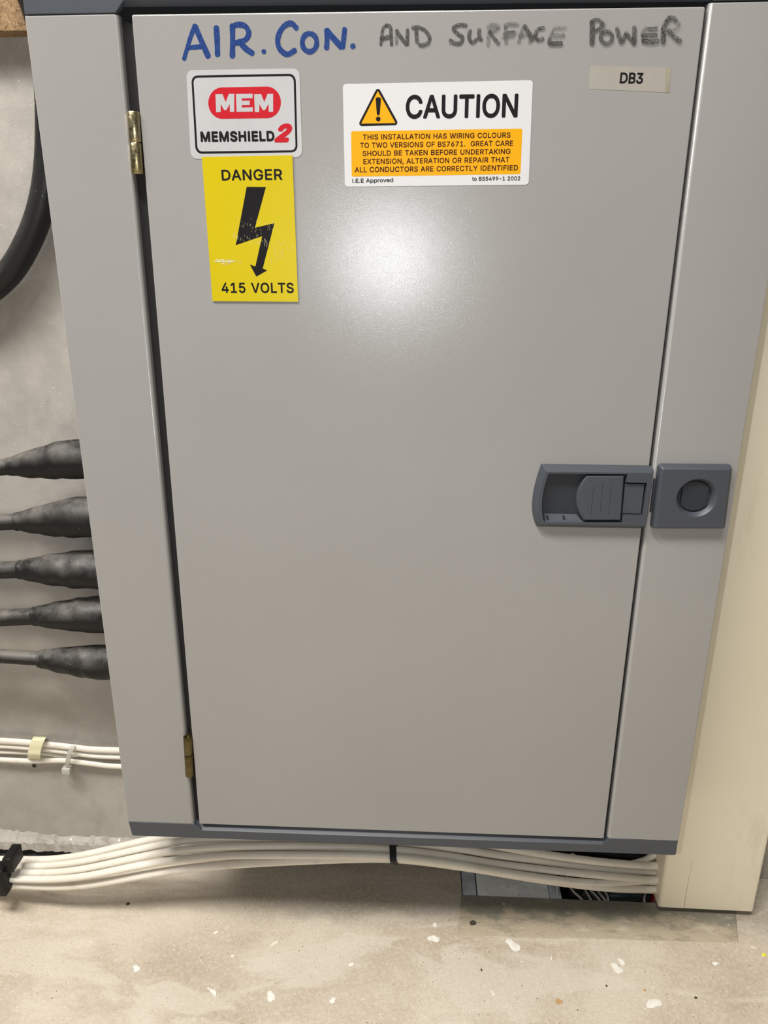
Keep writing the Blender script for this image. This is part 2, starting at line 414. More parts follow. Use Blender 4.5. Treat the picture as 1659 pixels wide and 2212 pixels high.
# ------------------------------------------------------------------ lettering
GL = {}
for rec in """A480|39 0 16 0 78 170 140 339 201 509 226 509 251 509 276 509 338 339 401 170 463 0 440 0 418 0 395 0 359 101 323 202 287 302 281 321 273 344 264 372 255 400 245 435 232 478 236 478 241 478 245 478 233 435 222 399 213 371 204 343 196 320 191 302 155 202 120 101 85 0 62 0|197 142 110 142 110 161 110 180 110 199 197 199 283 199 370 199 370 180 370 161 370 142 283 142;B456|122 0 60 0 60 170 60 339 60 509 120 509 181 509 241 509 276 509 306 503 329 491 352 479 369 462 381 442 392 422 398 399 398 374 398 352 394 334 387 320 379 306 369 294 356 286 344 277 330 271 315 267 315 265 315 264 315 262 331 261 347 255 363 245 379 235 392 221 402 203 413 185 418 163 418 136 418 111 412 87 400 67 388 46 370 30 344 18 319 6 287 0 247 0 184 0|125 115 125 57 165 57 205 57 245 57 284 57 313 65 330 80 347 95 355 114 355 137 355 154 351 170 342 184 334 198 321 209 306 218 290 227 271 231 248 231 207 231 166 231 125 231 125 173|125 341 125 285 162 285 200 285 238 285 257 285 273 289 288 296 303 303 315 313 323 326 332 339 336 355 336 372 336 395 328 414 313 429 297 444 273 452 240 452 202 452 163 452 125 452 125 396;C510|293 -7 267 -7 223 -7 184 4 150 25 116 46 89 76 70 115 50 154 40 201 40 254 40 308 50 354 70 393 89 432 116 462 150 484 184 505 223 516 267 516 293 516 317 512 340 504 363 497 384 486 402 471 420 457 436 439 448 418 460 398 468 374 473 348 451 348 430 348 408 348 404 366 398 381 389 395 381 408 370 419 357 428 345 438 331 444 315 449 300 454 284 456 267 456 236 456 208 448 184 432 159 417 139 394 125 364 111 334 103 297 103 254 103 211 111 175 125 145 140 115 159 92 184 76 209 61 236 53 267 53 284 53 300 55 315 60 331 65 345 71 357 81 370 90 381 101 389 114 398 128 404 143 408 160 430 160 451 160 473 160 469 135 460 111 448 91 436 70 421 52 402 38 384 23 363 12 341 5 318 -3;D502|271 0 219 0 178 0 137 0 96 0 96 19 96 38 96 57 136 57 175 57 215 57 256 57 291 65 318 81 345 97 366 119 379 149 392 179 399 214 399 255 399 296 392 331 379 361 366 390 346 412 320 428 293 444 260 452 221 452 178 452 136 452 93 452 93 471 93 490 93 509 137 509 181 509 225 509 275 509 317 499 353 478 388 458 415 429 433 391 452 353 462 308 462 255 462 202 452 157 433 119 414 81 387 51 351 31 314 10|103 509 125 509 125 339 125 170 125 0 103 0 82 0 60 0 60 170 60 339 60 509 82 509;E419|165 0 60 0 60 170 60 339 60 509 164 509 268 509 372 509 372 490 372 471 372 452 290 452 207 452 125 452 125 396 125 341 125 286 202 286 278 286 355 286 355 267 355 248 355 229 278 229 202 229 125 229 125 172 125 114 125 57 208 57 292 57 375 57 375 38 375 19 375 0 270 0;F410|82 0 60 0 60 170 60 339 60 509 163 509 266 509 369 509 369 490 369 471 369 452 288 452 206 452 125 452 125 394 125 336 125 278 198 278 272 278 346 278 346 259 346 240 346 221 272 221 198 221 125 221 125 147 125 74 125 0 103 0;G520|309 -7 269 -7 223 -7 184 4 149 25 115 46 88 77 69 116 50 155 40 201 40 254 40 308 50 354 69 393 88 432 115 462 149 484 183 505 221 516 265 516 292 516 317 512 340 504 364 496 385 484 403 469 422 454 437 437 449 416 461 396 470 373 474 349 452 349 430 349 408 349 403 365 396 380 387 393 379 406 368 417 356 427 344 436 330 444 315 448 300 453 283 456 265 456 235 456 208 448 183 432 159 417 139 394 125 364 111 334 103 297 103 254 103 211 111 175 125 145 140 115 159 92 184 76 209 61 237 53 269 53 297 53 323 59 345 71 367 83 384 101 396 123 409 146 415 172 415 202 421 201 428 200 434 199 384 199 333 199 283 199 283 218 283 237 283 256 348 256 413 256 478 256 478 237 478 219 478 200 478 158 469 122 451 91 433 60 408 36 377 19 345 2;H517|82 0 60 0 60 170 60 339 60 509 82 509 103 509 125 509 125 435 125 362 125 289 214 289 303 289 392 289 392 362 392 435 392 509 414 509 435 509 457 509 457 339 457 170 457 0 435 0 414 0 392 0 392 77 392 155 392 232 303 232 214 232 125 232 125 155 125 77 125 0 103 0;I193|64 0 64 0 64 0 64 509 64 509 64 509 129 509 129 509 129 509 129 0 129 0 129 0;K467|146 189 104 145 104 169 104 193 104 216 116 232 128 247 139 261 151 275 162 290 174 303 187 317 199 331 212 344 262 399 313 454 364 509 392 509 420 509 448 509 376 431 304 353 231 276 230 276 229 276 228 276 187 233|82 0 60 0 60 170 60 339 60 509 82 509 103 509 125 509 125 451 125 392 125 334 124 298 124 261 124 225 124 214 124 204 125 193 125 129 125 64 125 0 103 0|398 0 372 0 311 86 249 173 188 259 201 276 215 293 228 309 302 206 375 103 449 0 423 0;L393|160 0 60 0 60 170 60 339 60 509 82 509 103 509 125 509 125 358 125 208 125 57 203 57 282 57 361 57 361 38 361 19 361 0 261 0;M628|81 0 60 0 60 170 60 339 60 509 91 509 121 509 152 509 193 402 235 294 277 187 280 180 284 170 287 159 291 148 295 136 299 123 303 110 307 97 311 84 315 71 319 59 322 49 317 49 312 49 307 49 310 59 314 70 318 83 322 95 326 108 330 121 334 134 338 147 342 158 346 170 349 179 352 187 394 294 435 402 476 509 507 509 537 509 568 509 568 339 568 170 568 0 547 0 525 0 504 0 504 97 504 194 504 291 504 302 504 314 504 327 505 340 505 354 505 369 505 383 506 398 506 413 506 428 507 443 507 457 509 457 511 457 513 457 508 441 503 426 498 409 492 393 487 378 482 363 477 348 472 334 467 322 463 309 459 299 456 291 418 194 380 97 342 0 323 0 305 0 286 0 248 97 209 194 170 291 167 299 163 309 159 321 155 333 150 346 145 361 140 376 135 391 129 408 124 424 118 441 112 457 114 457 117 457 119 457 119 444 120 431 120 416 120 401 121 387 121 372 121 357 121 342 122 328 122 315 122 302 122 291 122 194 122 97 122 0 101 0;N523|82 0 60 0 60 170 60 339 60 509 85 509 111 509 136 509 205 400 274 291 343 183 349 174 355 164 363 151 370 138 379 123 388 107 396 90 405 73 414 55 411 55 408 54 405 54 403 72 401 90 401 108 400 126 399 142 399 157 399 172 399 185 399 195 399 300 399 404 399 509 420 509 442 509 463 509 463 339 463 170 463 0 438 0 412 0 387 0 325 97 264 193 202 290 194 303 186 316 177 331 169 345 159 362 148 381 137 400 123 424 108 452 111 453 115 453 119 454 120 428 121 405 122 384 123 362 124 344 124 328 125 312 125 300 125 291 125 194 125 97 125 0 103 0;O533|311 -7 267 -7 223 -7 184 4 150 25 116 46 90 76 70 115 50 154 40 201 40 254 40 308 50 354 70 393 90 432 116 462 150 484 184 505 223 516 267 516 311 516 350 505 384 484 418 462 444 432 464 393 483 354 493 308 493 254 493 201 483 154 464 115 444 76 418 46 384 25 350 4|236 53 267 53 297 53 325 61 349 76 374 91 394 114 408 144 423 174 430 211 430 254 430 298 423 335 408 365 394 395 374 417 349 433 325 448 297 456 267 456 236 456 209 448 184 433 159 417 140 394 125 364 111 334 103 297 103 254 103 211 111 174 125 144 140 114 159 92 184 76 209 61;P445|82 0 60 0 60 170 60 339 60 509 118 509 177 509 235 509 274 509 307 502 332 487 358 473 377 454 390 430 402 405 409 378 409 348 409 317 402 290 390 265 377 241 358 222 332 207 307 193 274 186 235 186 193 186 151 186 109 186 109 205 109 224 109 242 150 242 191 242 233 242 259 242 281 247 297 256 313 265 325 278 333 294 341 310 344 328 344 348 344 368 341 386 333 402 325 417 313 430 297 439 280 448 259 452 232 452 196 452 160 452 125 452 125 301 125 151 125 0 103 0;R449|82 0 60 0 60 170 60 339 60 509 119 509 177 509 236 509 275 509 307 502 333 489 359 475 378 457 390 433 403 410 409 382 409 352 409 321 403 295 390 271 378 248 359 230 333 217 307 204 275 198 236 198 189 198 143 198 96 198 96 217 96 236 96 255 142 255 188 255 234 255 260 255 281 259 298 267 314 275 326 286 334 300 341 315 345 332 345 352 345 372 341 390 334 405 326 420 314 431 298 440 281 448 259 452 233 452 197 452 161 452 125 452 125 301 125 151 125 0 103 0|378 0 353 0 312 76 271 153 230 229 254 229 279 229 303 229 344 153 386 76 428 0 403 0;S447|263 -9 224 -9 187 -9 155 -3 128 9 100 21 79 38 64 60 49 82 40 107 38 137 60 137 82 137 104 137 106 117 112 101 123 88 134 75 149 65 166 59 184 52 203 49 224 49 247 49 268 53 286 60 304 68 319 78 329 92 340 105 346 121 346 139 346 155 341 169 332 179 323 189 311 198 296 205 281 211 264 217 245 222 224 228 204 234 184 239 142 251 109 268 86 289 63 311 52 339 52 372 52 401 60 426 75 448 90 469 111 486 138 498 164 510 194 516 227 516 261 516 290 510 316 498 342 486 362 469 377 449 392 428 400 404 401 378 380 378 358 378 337 378 335 403 323 423 302 437 281 451 256 459 225 459 203 459 184 455 167 448 151 441 138 431 129 418 120 406 115 391 115 376 115 358 120 344 131 334 142 323 154 314 169 308 184 302 199 297 212 293 230 289 247 284 264 279 279 275 295 270 312 264 328 257 344 248 359 238 373 227 385 214 395 198 404 181 408 162 408 139 408 111 401 86 386 64 372 41 351 24 323 11 296 -2;T449|85 452 32 452 32 471 32 490 32 509 160 509 288 509 417 509 417 490 417 471 417 452 363 452 310 452 257 452 257 301 257 151 257 0 235 0 214 0 193 0 193 151 193 301 193 452 139 452;U517|299 -8 259 -8 219 -8 184 0 154 15 124 31 101 53 85 80 68 107 60 138 60 173 60 285 60 397 60 509 81 509 103 509 124 509 124 399 124 288 124 178 124 154 130 132 141 113 152 94 167 79 187 68 207 57 231 52 259 52 287 52 311 57 331 68 351 79 366 94 377 113 387 132 393 154 393 178 393 288 393 399 393 509 414 509 436 509 457 509 457 397 457 285 457 173 457 138 449 107 433 80 416 53 393 31 363 15 334 0;V480|229 0 204 0 141 170 79 339 16 509 39 509 62 509 84 509 120 408 156 307 192 206 198 189 206 166 215 137 224 109 235 73 248 31 243 31 239 31 235 31 247 74 258 110 267 138 276 166 284 189 290 206 325 307 360 408 395 509 417 509 440 509 463 509 401 339 340 170 278 0 253 0;W686|180 0 155 0 109 170 63 339 16 509 38 509 60 509 82 509 109 404 136 300 163 196 168 179 172 163 175 145 179 128 183 111 187 94 190 76 194 58 197 40 194 40 192 40 189 40 193 58 196 76 200 94 203 111 207 128 211 145 215 163 220 179 224 196 251 300 279 404 306 509 331 509 355 509 380 509 407 404 434 300 462 196 466 179 470 163 474 145 478 128 482 111 486 94 490 76 494 58 497 40 494 40 491 40 488 40 492 58 495 76 499 94 502 111 506 128 510 145 515 163 519 179 523 196 550 300 576 404 603 509 625 509 647 509 670 509 623 339 577 170 530 0 505 0 480 0 455 0 426 108 397 215 368 323 362 344 357 367 351 391 346 416 341 444 336 475 341 475 345 475 350 475 345 445 340 419 335 395 330 371 324 347 318 323 289 215 260 108 230 0 205 0;X474|43 0 18 0 84 95 151 190 217 284 217 268 217 252 217 236 155 327 92 418 29 509 54 509 79 509 104 509 129 473 153 437 178 400 188 385 197 372 204 361 211 350 217 340 223 329 229 318 236 306 243 292 240 292 236 292 232 292 239 306 246 318 252 329 258 339 264 350 272 361 279 372 288 385 298 400 323 437 348 473 374 509 398 509 422 509 446 509 384 419 321 329 259 239 259 255 259 271 259 287 324 191 390 96 456 0 431 0 406 0 382 0 352 43 322 86 292 129 283 143 275 155 268 165 262 175 256 185 250 195 244 206 238 217 230 231 235 231 240 231 244 231 238 218 231 207 225 196 219 186 213 176 206 166 199 155 191 143 182 129 152 86 122 43 91 0 67 0;Y472|225 0 203 0 203 69 203 139 203 208 141 308 79 409 16 509 41 509 66 509 91 509 125 454 159 399 192 344 203 326 213 309 222 292 231 275 240 255 250 230 241 230 232 230 224 230 233 255 242 276 251 293 260 310 270 327 280 344 314 399 347 454 381 509 406 509 430 509 455 509 393 409 330 308 268 208 268 139 268 69 268 0 247 0;0453|264 -7 227 -7 189 -7 157 3 130 24 103 45 83 74 69 113 55 152 48 199 48 254 48 309 55 356 69 395 83 434 104 464 130 484 157 505 189 516 227 516 264 516 296 505 323 484 350 464 370 434 384 395 398 356 405 309 405 254 405 199 398 152 384 113 370 74 350 45 323 24 297 3|202 50 227 50 252 50 273 58 290 74 308 90 321 113 330 144 339 174 344 211 344 254 344 297 339 334 330 365 321 395 308 419 290 435 273 451 252 460 227 460 202 460 180 451 163 435 146 419 132 395 123 365 114 334 109 297 109 254 109 211 114 174 123 144 132 113 146 90 163 74 180 58;1453|181 0 76 0 76 18 76 36 76 55 181 55 286 55 391 55 391 36 391 18 391 0 286 0|250 509 276 509 276 339 276 170 276 0 255 0 234 0 212 0 212 149 212 299 212 448 211 448 210 448 209 448 168 418 127 388 86 358 86 381 86 404 86 427 123 454 161 481 198 509 224 509;2453|172 0 64 0 64 16 64 32 64 47 121 108 177 168 234 229 254 249 270 267 282 282 295 298 304 313 311 327 317 341 320 356 320 371 320 390 316 405 308 419 299 432 288 442 273 449 259 456 242 460 224 460 204 460 187 456 172 447 158 439 147 428 139 413 131 399 127 382 127 362 107 362 86 362 66 362 66 392 72 419 86 442 100 465 119 483 143 496 167 509 194 516 225 516 255 516 282 509 306 497 329 484 348 467 361 445 374 424 381 399 381 372 381 354 378 335 371 318 364 300 353 280 336 259 319 237 296 211 267 180 229 140 191 100 153 60 153 59 153 58 153 57 231 57 310 57 389 57 389 38 389 19 389 0 281 0;3453|252 -7 218 -7 187 -7 158 -1 133 10 107 21 86 37 70 57 54 78 46 103 44 132 66 132 87 132 109 132 111 114 117 99 126 87 136 75 149 65 165 59 181 53 199 50 219 50 239 50 258 53 275 61 292 68 305 79 315 93 324 107 329 124 329 145 329 163 325 181 316 196 307 212 293 224 275 234 256 243 231 248 201 248 186 248 172 248 157 248 157 265 157 282 157 299 200 349 244 399 288 448 288 450 288 451 288 452 215 452 142 452 70 452 70 471 70 490 70 509 171 509 272 509 372 509 372 493 372 477 372 461 319 400 265 339 211 278 211 282 211 285 211 289 249 293 281 288 308 276 335 263 356 246 371 222 386 199 393 173 393 145 393 115 385 89 370 66 355 43 335 25 309 12 282 0;4453|164 105 40 105 40 123 40 141 40 158 109 275 178 392 247 509 268 509 289 509 311 509 243 394 176 280 109 166 109 165 109 164 109 163 210 163 312 163 413 163 413 144 413 125 413 105 289 105|302 0 282 0 282 40 282 81 282 121 282 130 282 138 282 146 282 203 282 260 282 318 302 318 322 318 343 318 343 212 343 106 343 0 322 0;5453|254 -7 221 -7 191 -7 164 -1 140 11 116 23 97 39 83 60 69 81 61 104 60 130 81 130 101 130 122 130 124 115 129 101 138 89 147 77 159 67 173 60 188 53 204 50 221 50 242 50 260 55 276 64 292 74 305 87 314 104 323 121 328 141 328 162 328 184 323 204 314 221 304 238 291 252 275 262 258 272 239 277 218 277 201 277 184 274 167 268 151 263 138 255 128 246 108 248 88 250 67 253 77 338 86 423 96 509 186 509 276 509 366 509 366 490 366 471 366 452 294 452 222 452 151 452 145 402 139 352 134 301 135 301 135 301 136 301 147 311 161 319 178 325 194 331 211 334 229 334 253 334 274 329 294 321 313 313 331 301 345 285 359 270 371 252 379 231 387 210 391 188 391 163 391 130 384 101 369 76 354 50 334 30 309 15 283 1;6453|258 -7 226 -7 195 -7 167 0 142 15 118 29 98 49 84 74 71 100 64 129 64 162 64 186 69 212 80 239 91 266 110 300 137 340 176 396 214 453 252 509 276 509 299 509 322 509 265 426 208 344 151 261 149 261 147 261 145 261 150 271 157 280 165 288 174 296 184 302 196 307 207 312 221 314 235 314 266 314 293 308 316 295 339 282 357 263 370 240 382 216 389 189 389 157 389 125 382 97 368 73 354 48 334 28 310 14 286 0|207 48 226 48 246 48 264 53 279 63 294 72 306 85 314 101 323 118 327 136 327 157 327 178 323 197 314 213 306 230 294 242 279 251 264 261 246 265 226 265 207 265 189 261 174 252 159 243 147 230 138 214 129 198 125 179 125 158 125 137 129 118 138 102 147 85 159 72 174 63 189 53;7453|120 0 97 0 172 149 248 299 323 448 323 450 323 451 323 452 236 452 149 452 62 452 62 471 62 490 62 509 172 509 281 509 391 509 391 489 391 469 391 449 315 299 240 150 165 0 142 0;8453|260 -7 226 -7 192 -7 162 -1 136 11 109 24 89 40 74 62 59 83 52 108 52 135 52 157 56 177 65 195 74 213 86 229 101 241 116 253 133 261 153 265 153 265 153 266 153 267 128 273 108 287 93 308 78 329 70 353 70 380 70 406 77 429 90 450 104 470 122 486 146 498 169 510 196 516 226 516 256 516 283 510 306 498 329 486 348 470 361 450 375 429 382 406 382 380 382 353 374 329 359 308 344 287 325 273 300 267 300 266 300 265 300 265 319 261 336 253 351 241 366 229 378 213 387 195 396 177 401 157 401 135 401 108 393 83 378 62 364 40 343 24 317 11 291 -1|204 49 226 49 249 49 268 53 285 60 301 68 314 78 323 91 332 105 337 121 337 139 337 158 332 174 322 189 313 203 300 214 283 223 266 231 247 235 226 235 205 235 186 231 169 223 152 214 139 203 130 189 120 174 115 158 115 139 115 121 120 105 129 91 138 78 151 68 167 60 184 53|208 290 226 290 244 290 260 293 274 300 288 307 299 318 307 330 315 343 319 358 319 376 319 393 315 407 308 420 300 433 289 443 275 449 261 456 245 460 226 460 208 460 191 456 177 449 163 443 152 433 145 420 137 407 133 393 133 376 133 358 137 343 145 330 152 318 163 307 178 300 192 293;9453|195 516 226 516 258 516 286 508 310 494 335 480 354 460 368 434 382 409 389 380 389 347 389 323 383 297 373 270 362 243 343 209 315 168 277 112 239 56 200 0 177 0 154 0 130 0 187 83 244 165 301 248 303 248 305 248 307 248 303 238 296 229 287 221 279 213 269 207 257 202 245 197 232 195 218 195 187 195 160 201 137 214 114 227 96 245 83 269 70 292 64 320 64 352 64 384 71 412 85 436 99 461 118 480 143 494 167 508|246 460 226 460 207 460 189 456 174 446 159 437 147 424 138 407 130 391 125 372 125 352 125 330 130 312 138 295 147 279 159 266 174 257 189 248 207 243 226 243 246 243 263 248 279 257 294 266 306 279 314 295 323 311 327 330 327 350 327 372 323 391 314 407 306 424 294 437 279 446 264 456;.188|108 -4 95 -4 83 -4 72 0 63 9 54 18 50 28 50 41 50 54 54 65 63 73 72 82 83 87 95 87 108 87 119 82 128 73 137 65 141 54 141 41 141 28 137 18 128 9 119 0;,188|53 -119 38 -119 48 -56 58 8 68 71 91 71 114 71 137 71 119 8 102 -56 84 -119 69 -119;-453|263 244 337 244 337 226 337 207 337 188 263 188 188 188 114 188 114 207 114 226 114 244 188 244;a389|182 -9 160 -9 136 -9 114 -4 94 5 75 14 59 27 48 45 36 62 30 83 30 108 30 130 35 147 43 161 52 175 63 185 78 193 92 201 108 207 125 211 143 215 160 218 178 220 201 223 219 225 234 227 248 228 258 231 265 235 272 239 276 245 276 255 276 255 276 256 276 257 276 272 273 286 267 297 261 308 252 316 240 322 228 328 213 331 196 331 178 331 162 328 149 322 136 317 126 309 118 301 110 292 104 283 100 274 80 280 61 285 41 291 50 314 62 332 79 346 95 360 113 369 133 375 153 381 173 384 194 384 208 384 223 383 239 379 255 376 271 370 286 360 301 351 313 338 322 320 332 303 337 280 337 251 337 168 337 84 337 0 317 0 297 0 277 0 277 17 277 35 277 52 275 52 274 52 272 52 268 43 261 34 252 25 243 15 230 7 215 1 200 -5|155 45 170 45 193 45 212 50 228 59 243 68 255 79 263 93 271 107 276 122 276 138 276 155 276 173 276 190 273 187 268 184 259 182 251 180 242 178 231 176 221 174 210 172 200 171 190 170 182 169 175 168 161 166 147 163 134 159 121 154 111 148 103 139 96 131 92 119 92 105 92 92 95 81 102 72 109 63 118 57 130 52 142 48;d424|219 -8 195 -8 164 -8 136 0 111 16 87 32 68 55 55 84 41 114 34 149 34 189 34 229 41 263 55 293 69 322 88 345 112 361 136 376 164 384 196 384 219 384 238 381 253 373 268 365 279 356 287 346 296 336 302 327 306 319 308 319 309 319 311 319 311 382 311 446 311 509 331 509 351 509 372 509 372 339 372 170 372 0 352 0 332 0 313 0 313 20 313 39 313 59 311 59 309 59 307 59 302 51 295 42 287 31 278 21 267 12 252 4 238 -4|181 47 205 47 227 47 247 53 263 65 279 77 291 94 299 115 308 136 312 161 312 189 312 217 308 242 300 263 292 284 279 300 263 312 247 324 228 330 205 330 181 330 161 324 145 311 129 299 116 282 108 261 100 240 96 216 96 189 96 162 100 138 109 117 117 95 129 78 145 66 161 53;e404|238 -8 212 -8 175 -8 143 0 117 16 90 33 70 56 56 85 41 114 34 148 34 187 34 226 41 260 55 290 69 319 89 343 115 359 141 376 171 384 205 384 226 384 246 381 266 374 285 367 303 356 319 341 335 326 348 306 357 282 366 258 371 228 371 194 371 186 371 178 371 169 272 169 174 169 75 169 75 187 75 204 75 221 163 221 250 221 338 221 329 215 319 208 310 202 310 227 306 249 298 269 290 288 278 303 263 314 247 325 228 330 205 330 182 330 163 325 146 313 130 302 118 288 109 270 100 251 96 232 96 211 96 200 96 189 96 178 96 150 101 126 110 106 120 87 134 72 151 61 168 51 189 46 212 46 228 46 241 48 254 53 266 57 277 64 285 73 294 82 301 93 306 105 325 101 345 96 365 91 359 71 349 54 335 39 321 24 303 13 283 4 262 -4;o415|242 -8 207 -8 173 -8 143 0 117 16 91 33 71 56 56 85 41 114 34 149 34 187 34 227 41 262 56 291 71 321 91 343 117 360 143 376 173 384 207 384 242 384 273 376 299 360 325 343 345 321 359 291 374 262 381 227 381 187 381 149 374 114 359 85 345 56 325 33 299 16 273 0|182 46 207 46 233 46 254 53 270 66 287 79 299 96 307 117 315 139 319 162 319 187 319 213 315 236 307 258 299 280 287 297 270 310 254 323 233 330 207 330 182 330 161 323 145 310 129 297 116 280 108 258 100 237 96 213 96 187 96 162 100 139 108 117 116 96 129 79 145 66 161 53;p424|73 -143 53 -143 53 31 53 205 53 379 72 379 92 379 112 379 112 359 112 339 112 319 114 319 116 319 118 319 123 327 129 336 137 346 145 356 157 365 171 373 186 381 205 384 229 384 261 384 289 376 313 361 337 345 356 322 370 293 383 263 390 229 390 189 390 149 383 114 370 84 356 55 337 32 313 16 289 0 261 -8 229 -8 206 -8 187 -4 173 4 158 12 146 21 138 31 130 42 123 51 118 59 117 59 115 59 114 59 114 -8 114 -76 114 -143 93 -143|197 47 220 47 244 47 263 53 279 66 295 78 308 95 316 117 324 138 328 162 328 189 328 216 324 240 316 261 308 282 296 299 280 311 264 324 244 330 220 330 197 330 177 324 161 312 145 300 133 284 125 263 117 242 113 217 113 189 113 161 117 136 125 115 133 94 146 77 162 65 178 53;r259|73 0 53 0 53 126 53 253 53 379 72 379 92 379 112 379 112 360 112 340 112 321 113 321 114 321 115 321 122 340 135 355 152 367 170 379 190 385 213 385 218 385 223 385 229 384 235 384 240 384 243 384 243 363 243 343 243 322 242 323 237 323 230 324 223 325 215 326 207 326 189 326 173 322 159 315 145 307 134 297 126 284 118 270 114 255 114 237 114 158 114 79 114 0 93 0;v389|184 0 163 0 114 126 66 253 17 379 40 379 62 379 84 379 111 305 138 230 165 155 174 132 181 110 187 87 193 64 199 42 206 21 198 21 191 21 184 21 191 42 197 64 203 87 209 110 216 132 224 155 251 230 278 305 305 379 327 379 349 379 371 379 323 253 275 126 226 0 205 0;t227|138 379 204 379 204 362 204 344 204 327 138 327 72 327 6 327 6 344 6 362 6 379 72 379|65 345 65 471 85 471 106 471 126 471 126 347 126 222 126 98 126 81 129 69 136 61 143 54 154 50 170 50 174 50 179 50 185 51 191 52 197 53 202 54 206 36 209 19 213 2 207 0 200 -2 192 -3 184 -4 176 -4 168 -4 136 -4 110 4 92 21 74 38 65 62 65 93 65 219""".split(';'):
    head, *sps = rec.split('|')
    GL[head[0]] = (int(head[1:]), [[float(q) for q in sp.split()] for sp in sps])
GL[' '] = (225, [])
GM = {}
def glyph_mesh(ch):
    """triangulated letter: every outer contour is filled with the holes that lie in it"""
    if ch in GM: return GM[ch]
    sps = GL[ch][1]; cnt_ = []
    for sp in sps:
        pts = []
        n = len(sp) // 6
        for i in range(n):
            q = sp[i * 6:i * 6 + 6]; r_ = sp[((i + 1) % n) * 6:((i + 1) % n) * 6 + 6]
            P0, P1, P2, P3 = (q[2], q[3]), (q[4], q[5]), (r_[0], r_[1]), (r_[2], r_[3])
            straight = abs((P3[0] - P0[0]) * (P1[1] - P0[1]) - (P3[1] - P0[1]) * (P1[0] - P0[0])) < 300 and abs((P3[0] - P0[0]) * (P2[1] - P0[1]) - (P3[1] - P0[1]) * (P2[0] - P0[0])) < 300
            for j in range(1 if straight else 5):
                t = j / 5; u = 1 - t
                pts.append((u ** 3 * P0[0] + 3 * u * u * t * P1[0] + 3 * u * t * t * P2[0] + t ** 3 * P3[0], u ** 3 * P0[1] + 3 * u * u * t * P1[1] + 3 * u * t * t * P2[1] + t ** 3 * P3[1]))
        cl = []
        for p_ in pts:
            if not cl or (abs(p_[0] - cl[-1][0]) + abs(p_[1] - cl[-1][1])) > .5: cl.append(p_)
        if abs(cl[0][0] - cl[-1][0]) + abs(cl[0][1] - cl[-1][1]) < .5: cl.pop()
        ar = sum(cl[i - 1][0] * cl[i][1] - cl[i][0] * cl[i - 1][1] for i in range(len(cl))) / 2
        cnt_.append((ar, cl))
    big = max(cnt_, key=lambda t: abs(t[0]))[0]; sg = 1 if big > 0 else -1
    def inside(p_, poly):
        c_ = False
        for i in range(len(poly)):
            a, b_ = poly[i - 1], poly[i]
            if (a[1] > p_[1]) != (b_[1] > p_[1]) and p_[0] < (b_[0] - a[0]) * (p_[1] - a[1]) / (b_[1] - a[1]) + a[0]: c_ = not c_
        return c_
    from mathutils.geometry import delaunay_2d_cdt
    vs, fs = [], []
    holes = [cl for ar, cl in cnt_ if ar * sg < 0]
    done = []
    for ar, cl in cnt_:
        if ar * sg <= 0: continue
        done.append(1)
        mine = [h for h in holes if inside(h[0], cl)]
        P = [Vector(q) for q in cl]; loops = [list(range(len(cl)))]
        for h in mine: loops.append(list(range(len(P), len(P) + len(h)))); P += [Vector(q) for q in h]
        ed = [(l[i], l[(i + 1) % len(l)]) for l in loops for i in range(len(l))]
        V_, E_, F_, *_r = delaunay_2d_cdt(P, ed, [], 0, 1e-4)
        # keep triangles by winding number
        for t3 in F_:
            cx_ = sum(V_[i].x for i in t3) / 3; cy_ = sum(V_[i].y for i in t3) / 3
            wn = 0
            for l in [cl] + mine:
                for i in range(len(l)):
                    a, b_ = l[i - 1], l[i]; side = (b_[0] - a[0]) * (cy_ - a[1]) - (cx_ - a[0]) * (b_[1] - a[1])
                    if a[1] <= cy_ < b_[1] and side > 0: wn += 1
                    elif b_[1] <= cy_ < a[1] and side < 0: wn -= 1
            if wn != 0:
                o_ = len(vs); vs += [(V_[i].x, V_[i].y, len(done)) for i in t3]; fs.append([o_, o_ + 1, o_ + 2])
    GM[ch] = (vs, fs); return GM[ch]
def text_polys(s, weight=0.0, slant=0.0, track=0.0, squeeze=1.0):
    """letters in glyph units, cap height 509; bolder print by overlaid shifted copies"""
    vs, fs = [], []; x = 0.0
    sh = [(0, 0)]
    if weight:
        N_ = 8 if weight < 24 else 20
        sh = [(weight * squeeze * math.cos(k_ * 2 * math.pi / N_), weight * math.sin(k_ * 2 * math.pi / N_)) for k_ in range(N_)]
        if weight > 24: sh += [(.5 * a, .5 * b_) for a, b_ in sh[::3]]
    for ch in s:
        gv, gf = glyph_mesh(ch) if GL[ch][1] else ([], [])
        for k_, (dx, dy) in enumerate(sh):
            o_ = len(vs); vs += [(vx + x + slant * vy + dx, vy * (1 - 2 * weight / 509) + weight + dy, k_ + .45 * kc) for vx, vy, kc in gv]; fs += [[i + o_ for i in q] for q in gf]
        x += GL[ch][0] + track
    return vs, fs
def write(mb, s, L, R, cap, y, m, weight=8, slant=0.0, track=0.0, squeeze=1.0):
    """one line of print: L, R its baseline ends on the photograph, cap its cap height there; laid on the plane y"""
    a = at(L[0], L[1], y); b = at(R[0], R[1], y)
    mid = ((L[0] + R[0]) / 2, (L[1] + R[1]) / 2)
    h = (at(mid[0], mid[1] - cap, y) - at(mid[0], mid[1], y)).length
    vs, fs = text_polys(s, weight, slant, track, squeeze)
    x0 = min(v[0] for v in vs); x1 = max(v[0] for v in vs)
    ux = Vector((b.x - a.x, b.z - a.z)); un = ux.normalized(); up = Vector((-un.y, un.x))
    out = []
    for vx, vy, kk in vs:
        p = Vector((a.x, a.z)) + ux * ((vx - x0) / (x1 - x0)) + up * (vy / 509 * h); out.append((p.x, y - kk * 3e-6, p.y))
    mb.add(out, fs, m)
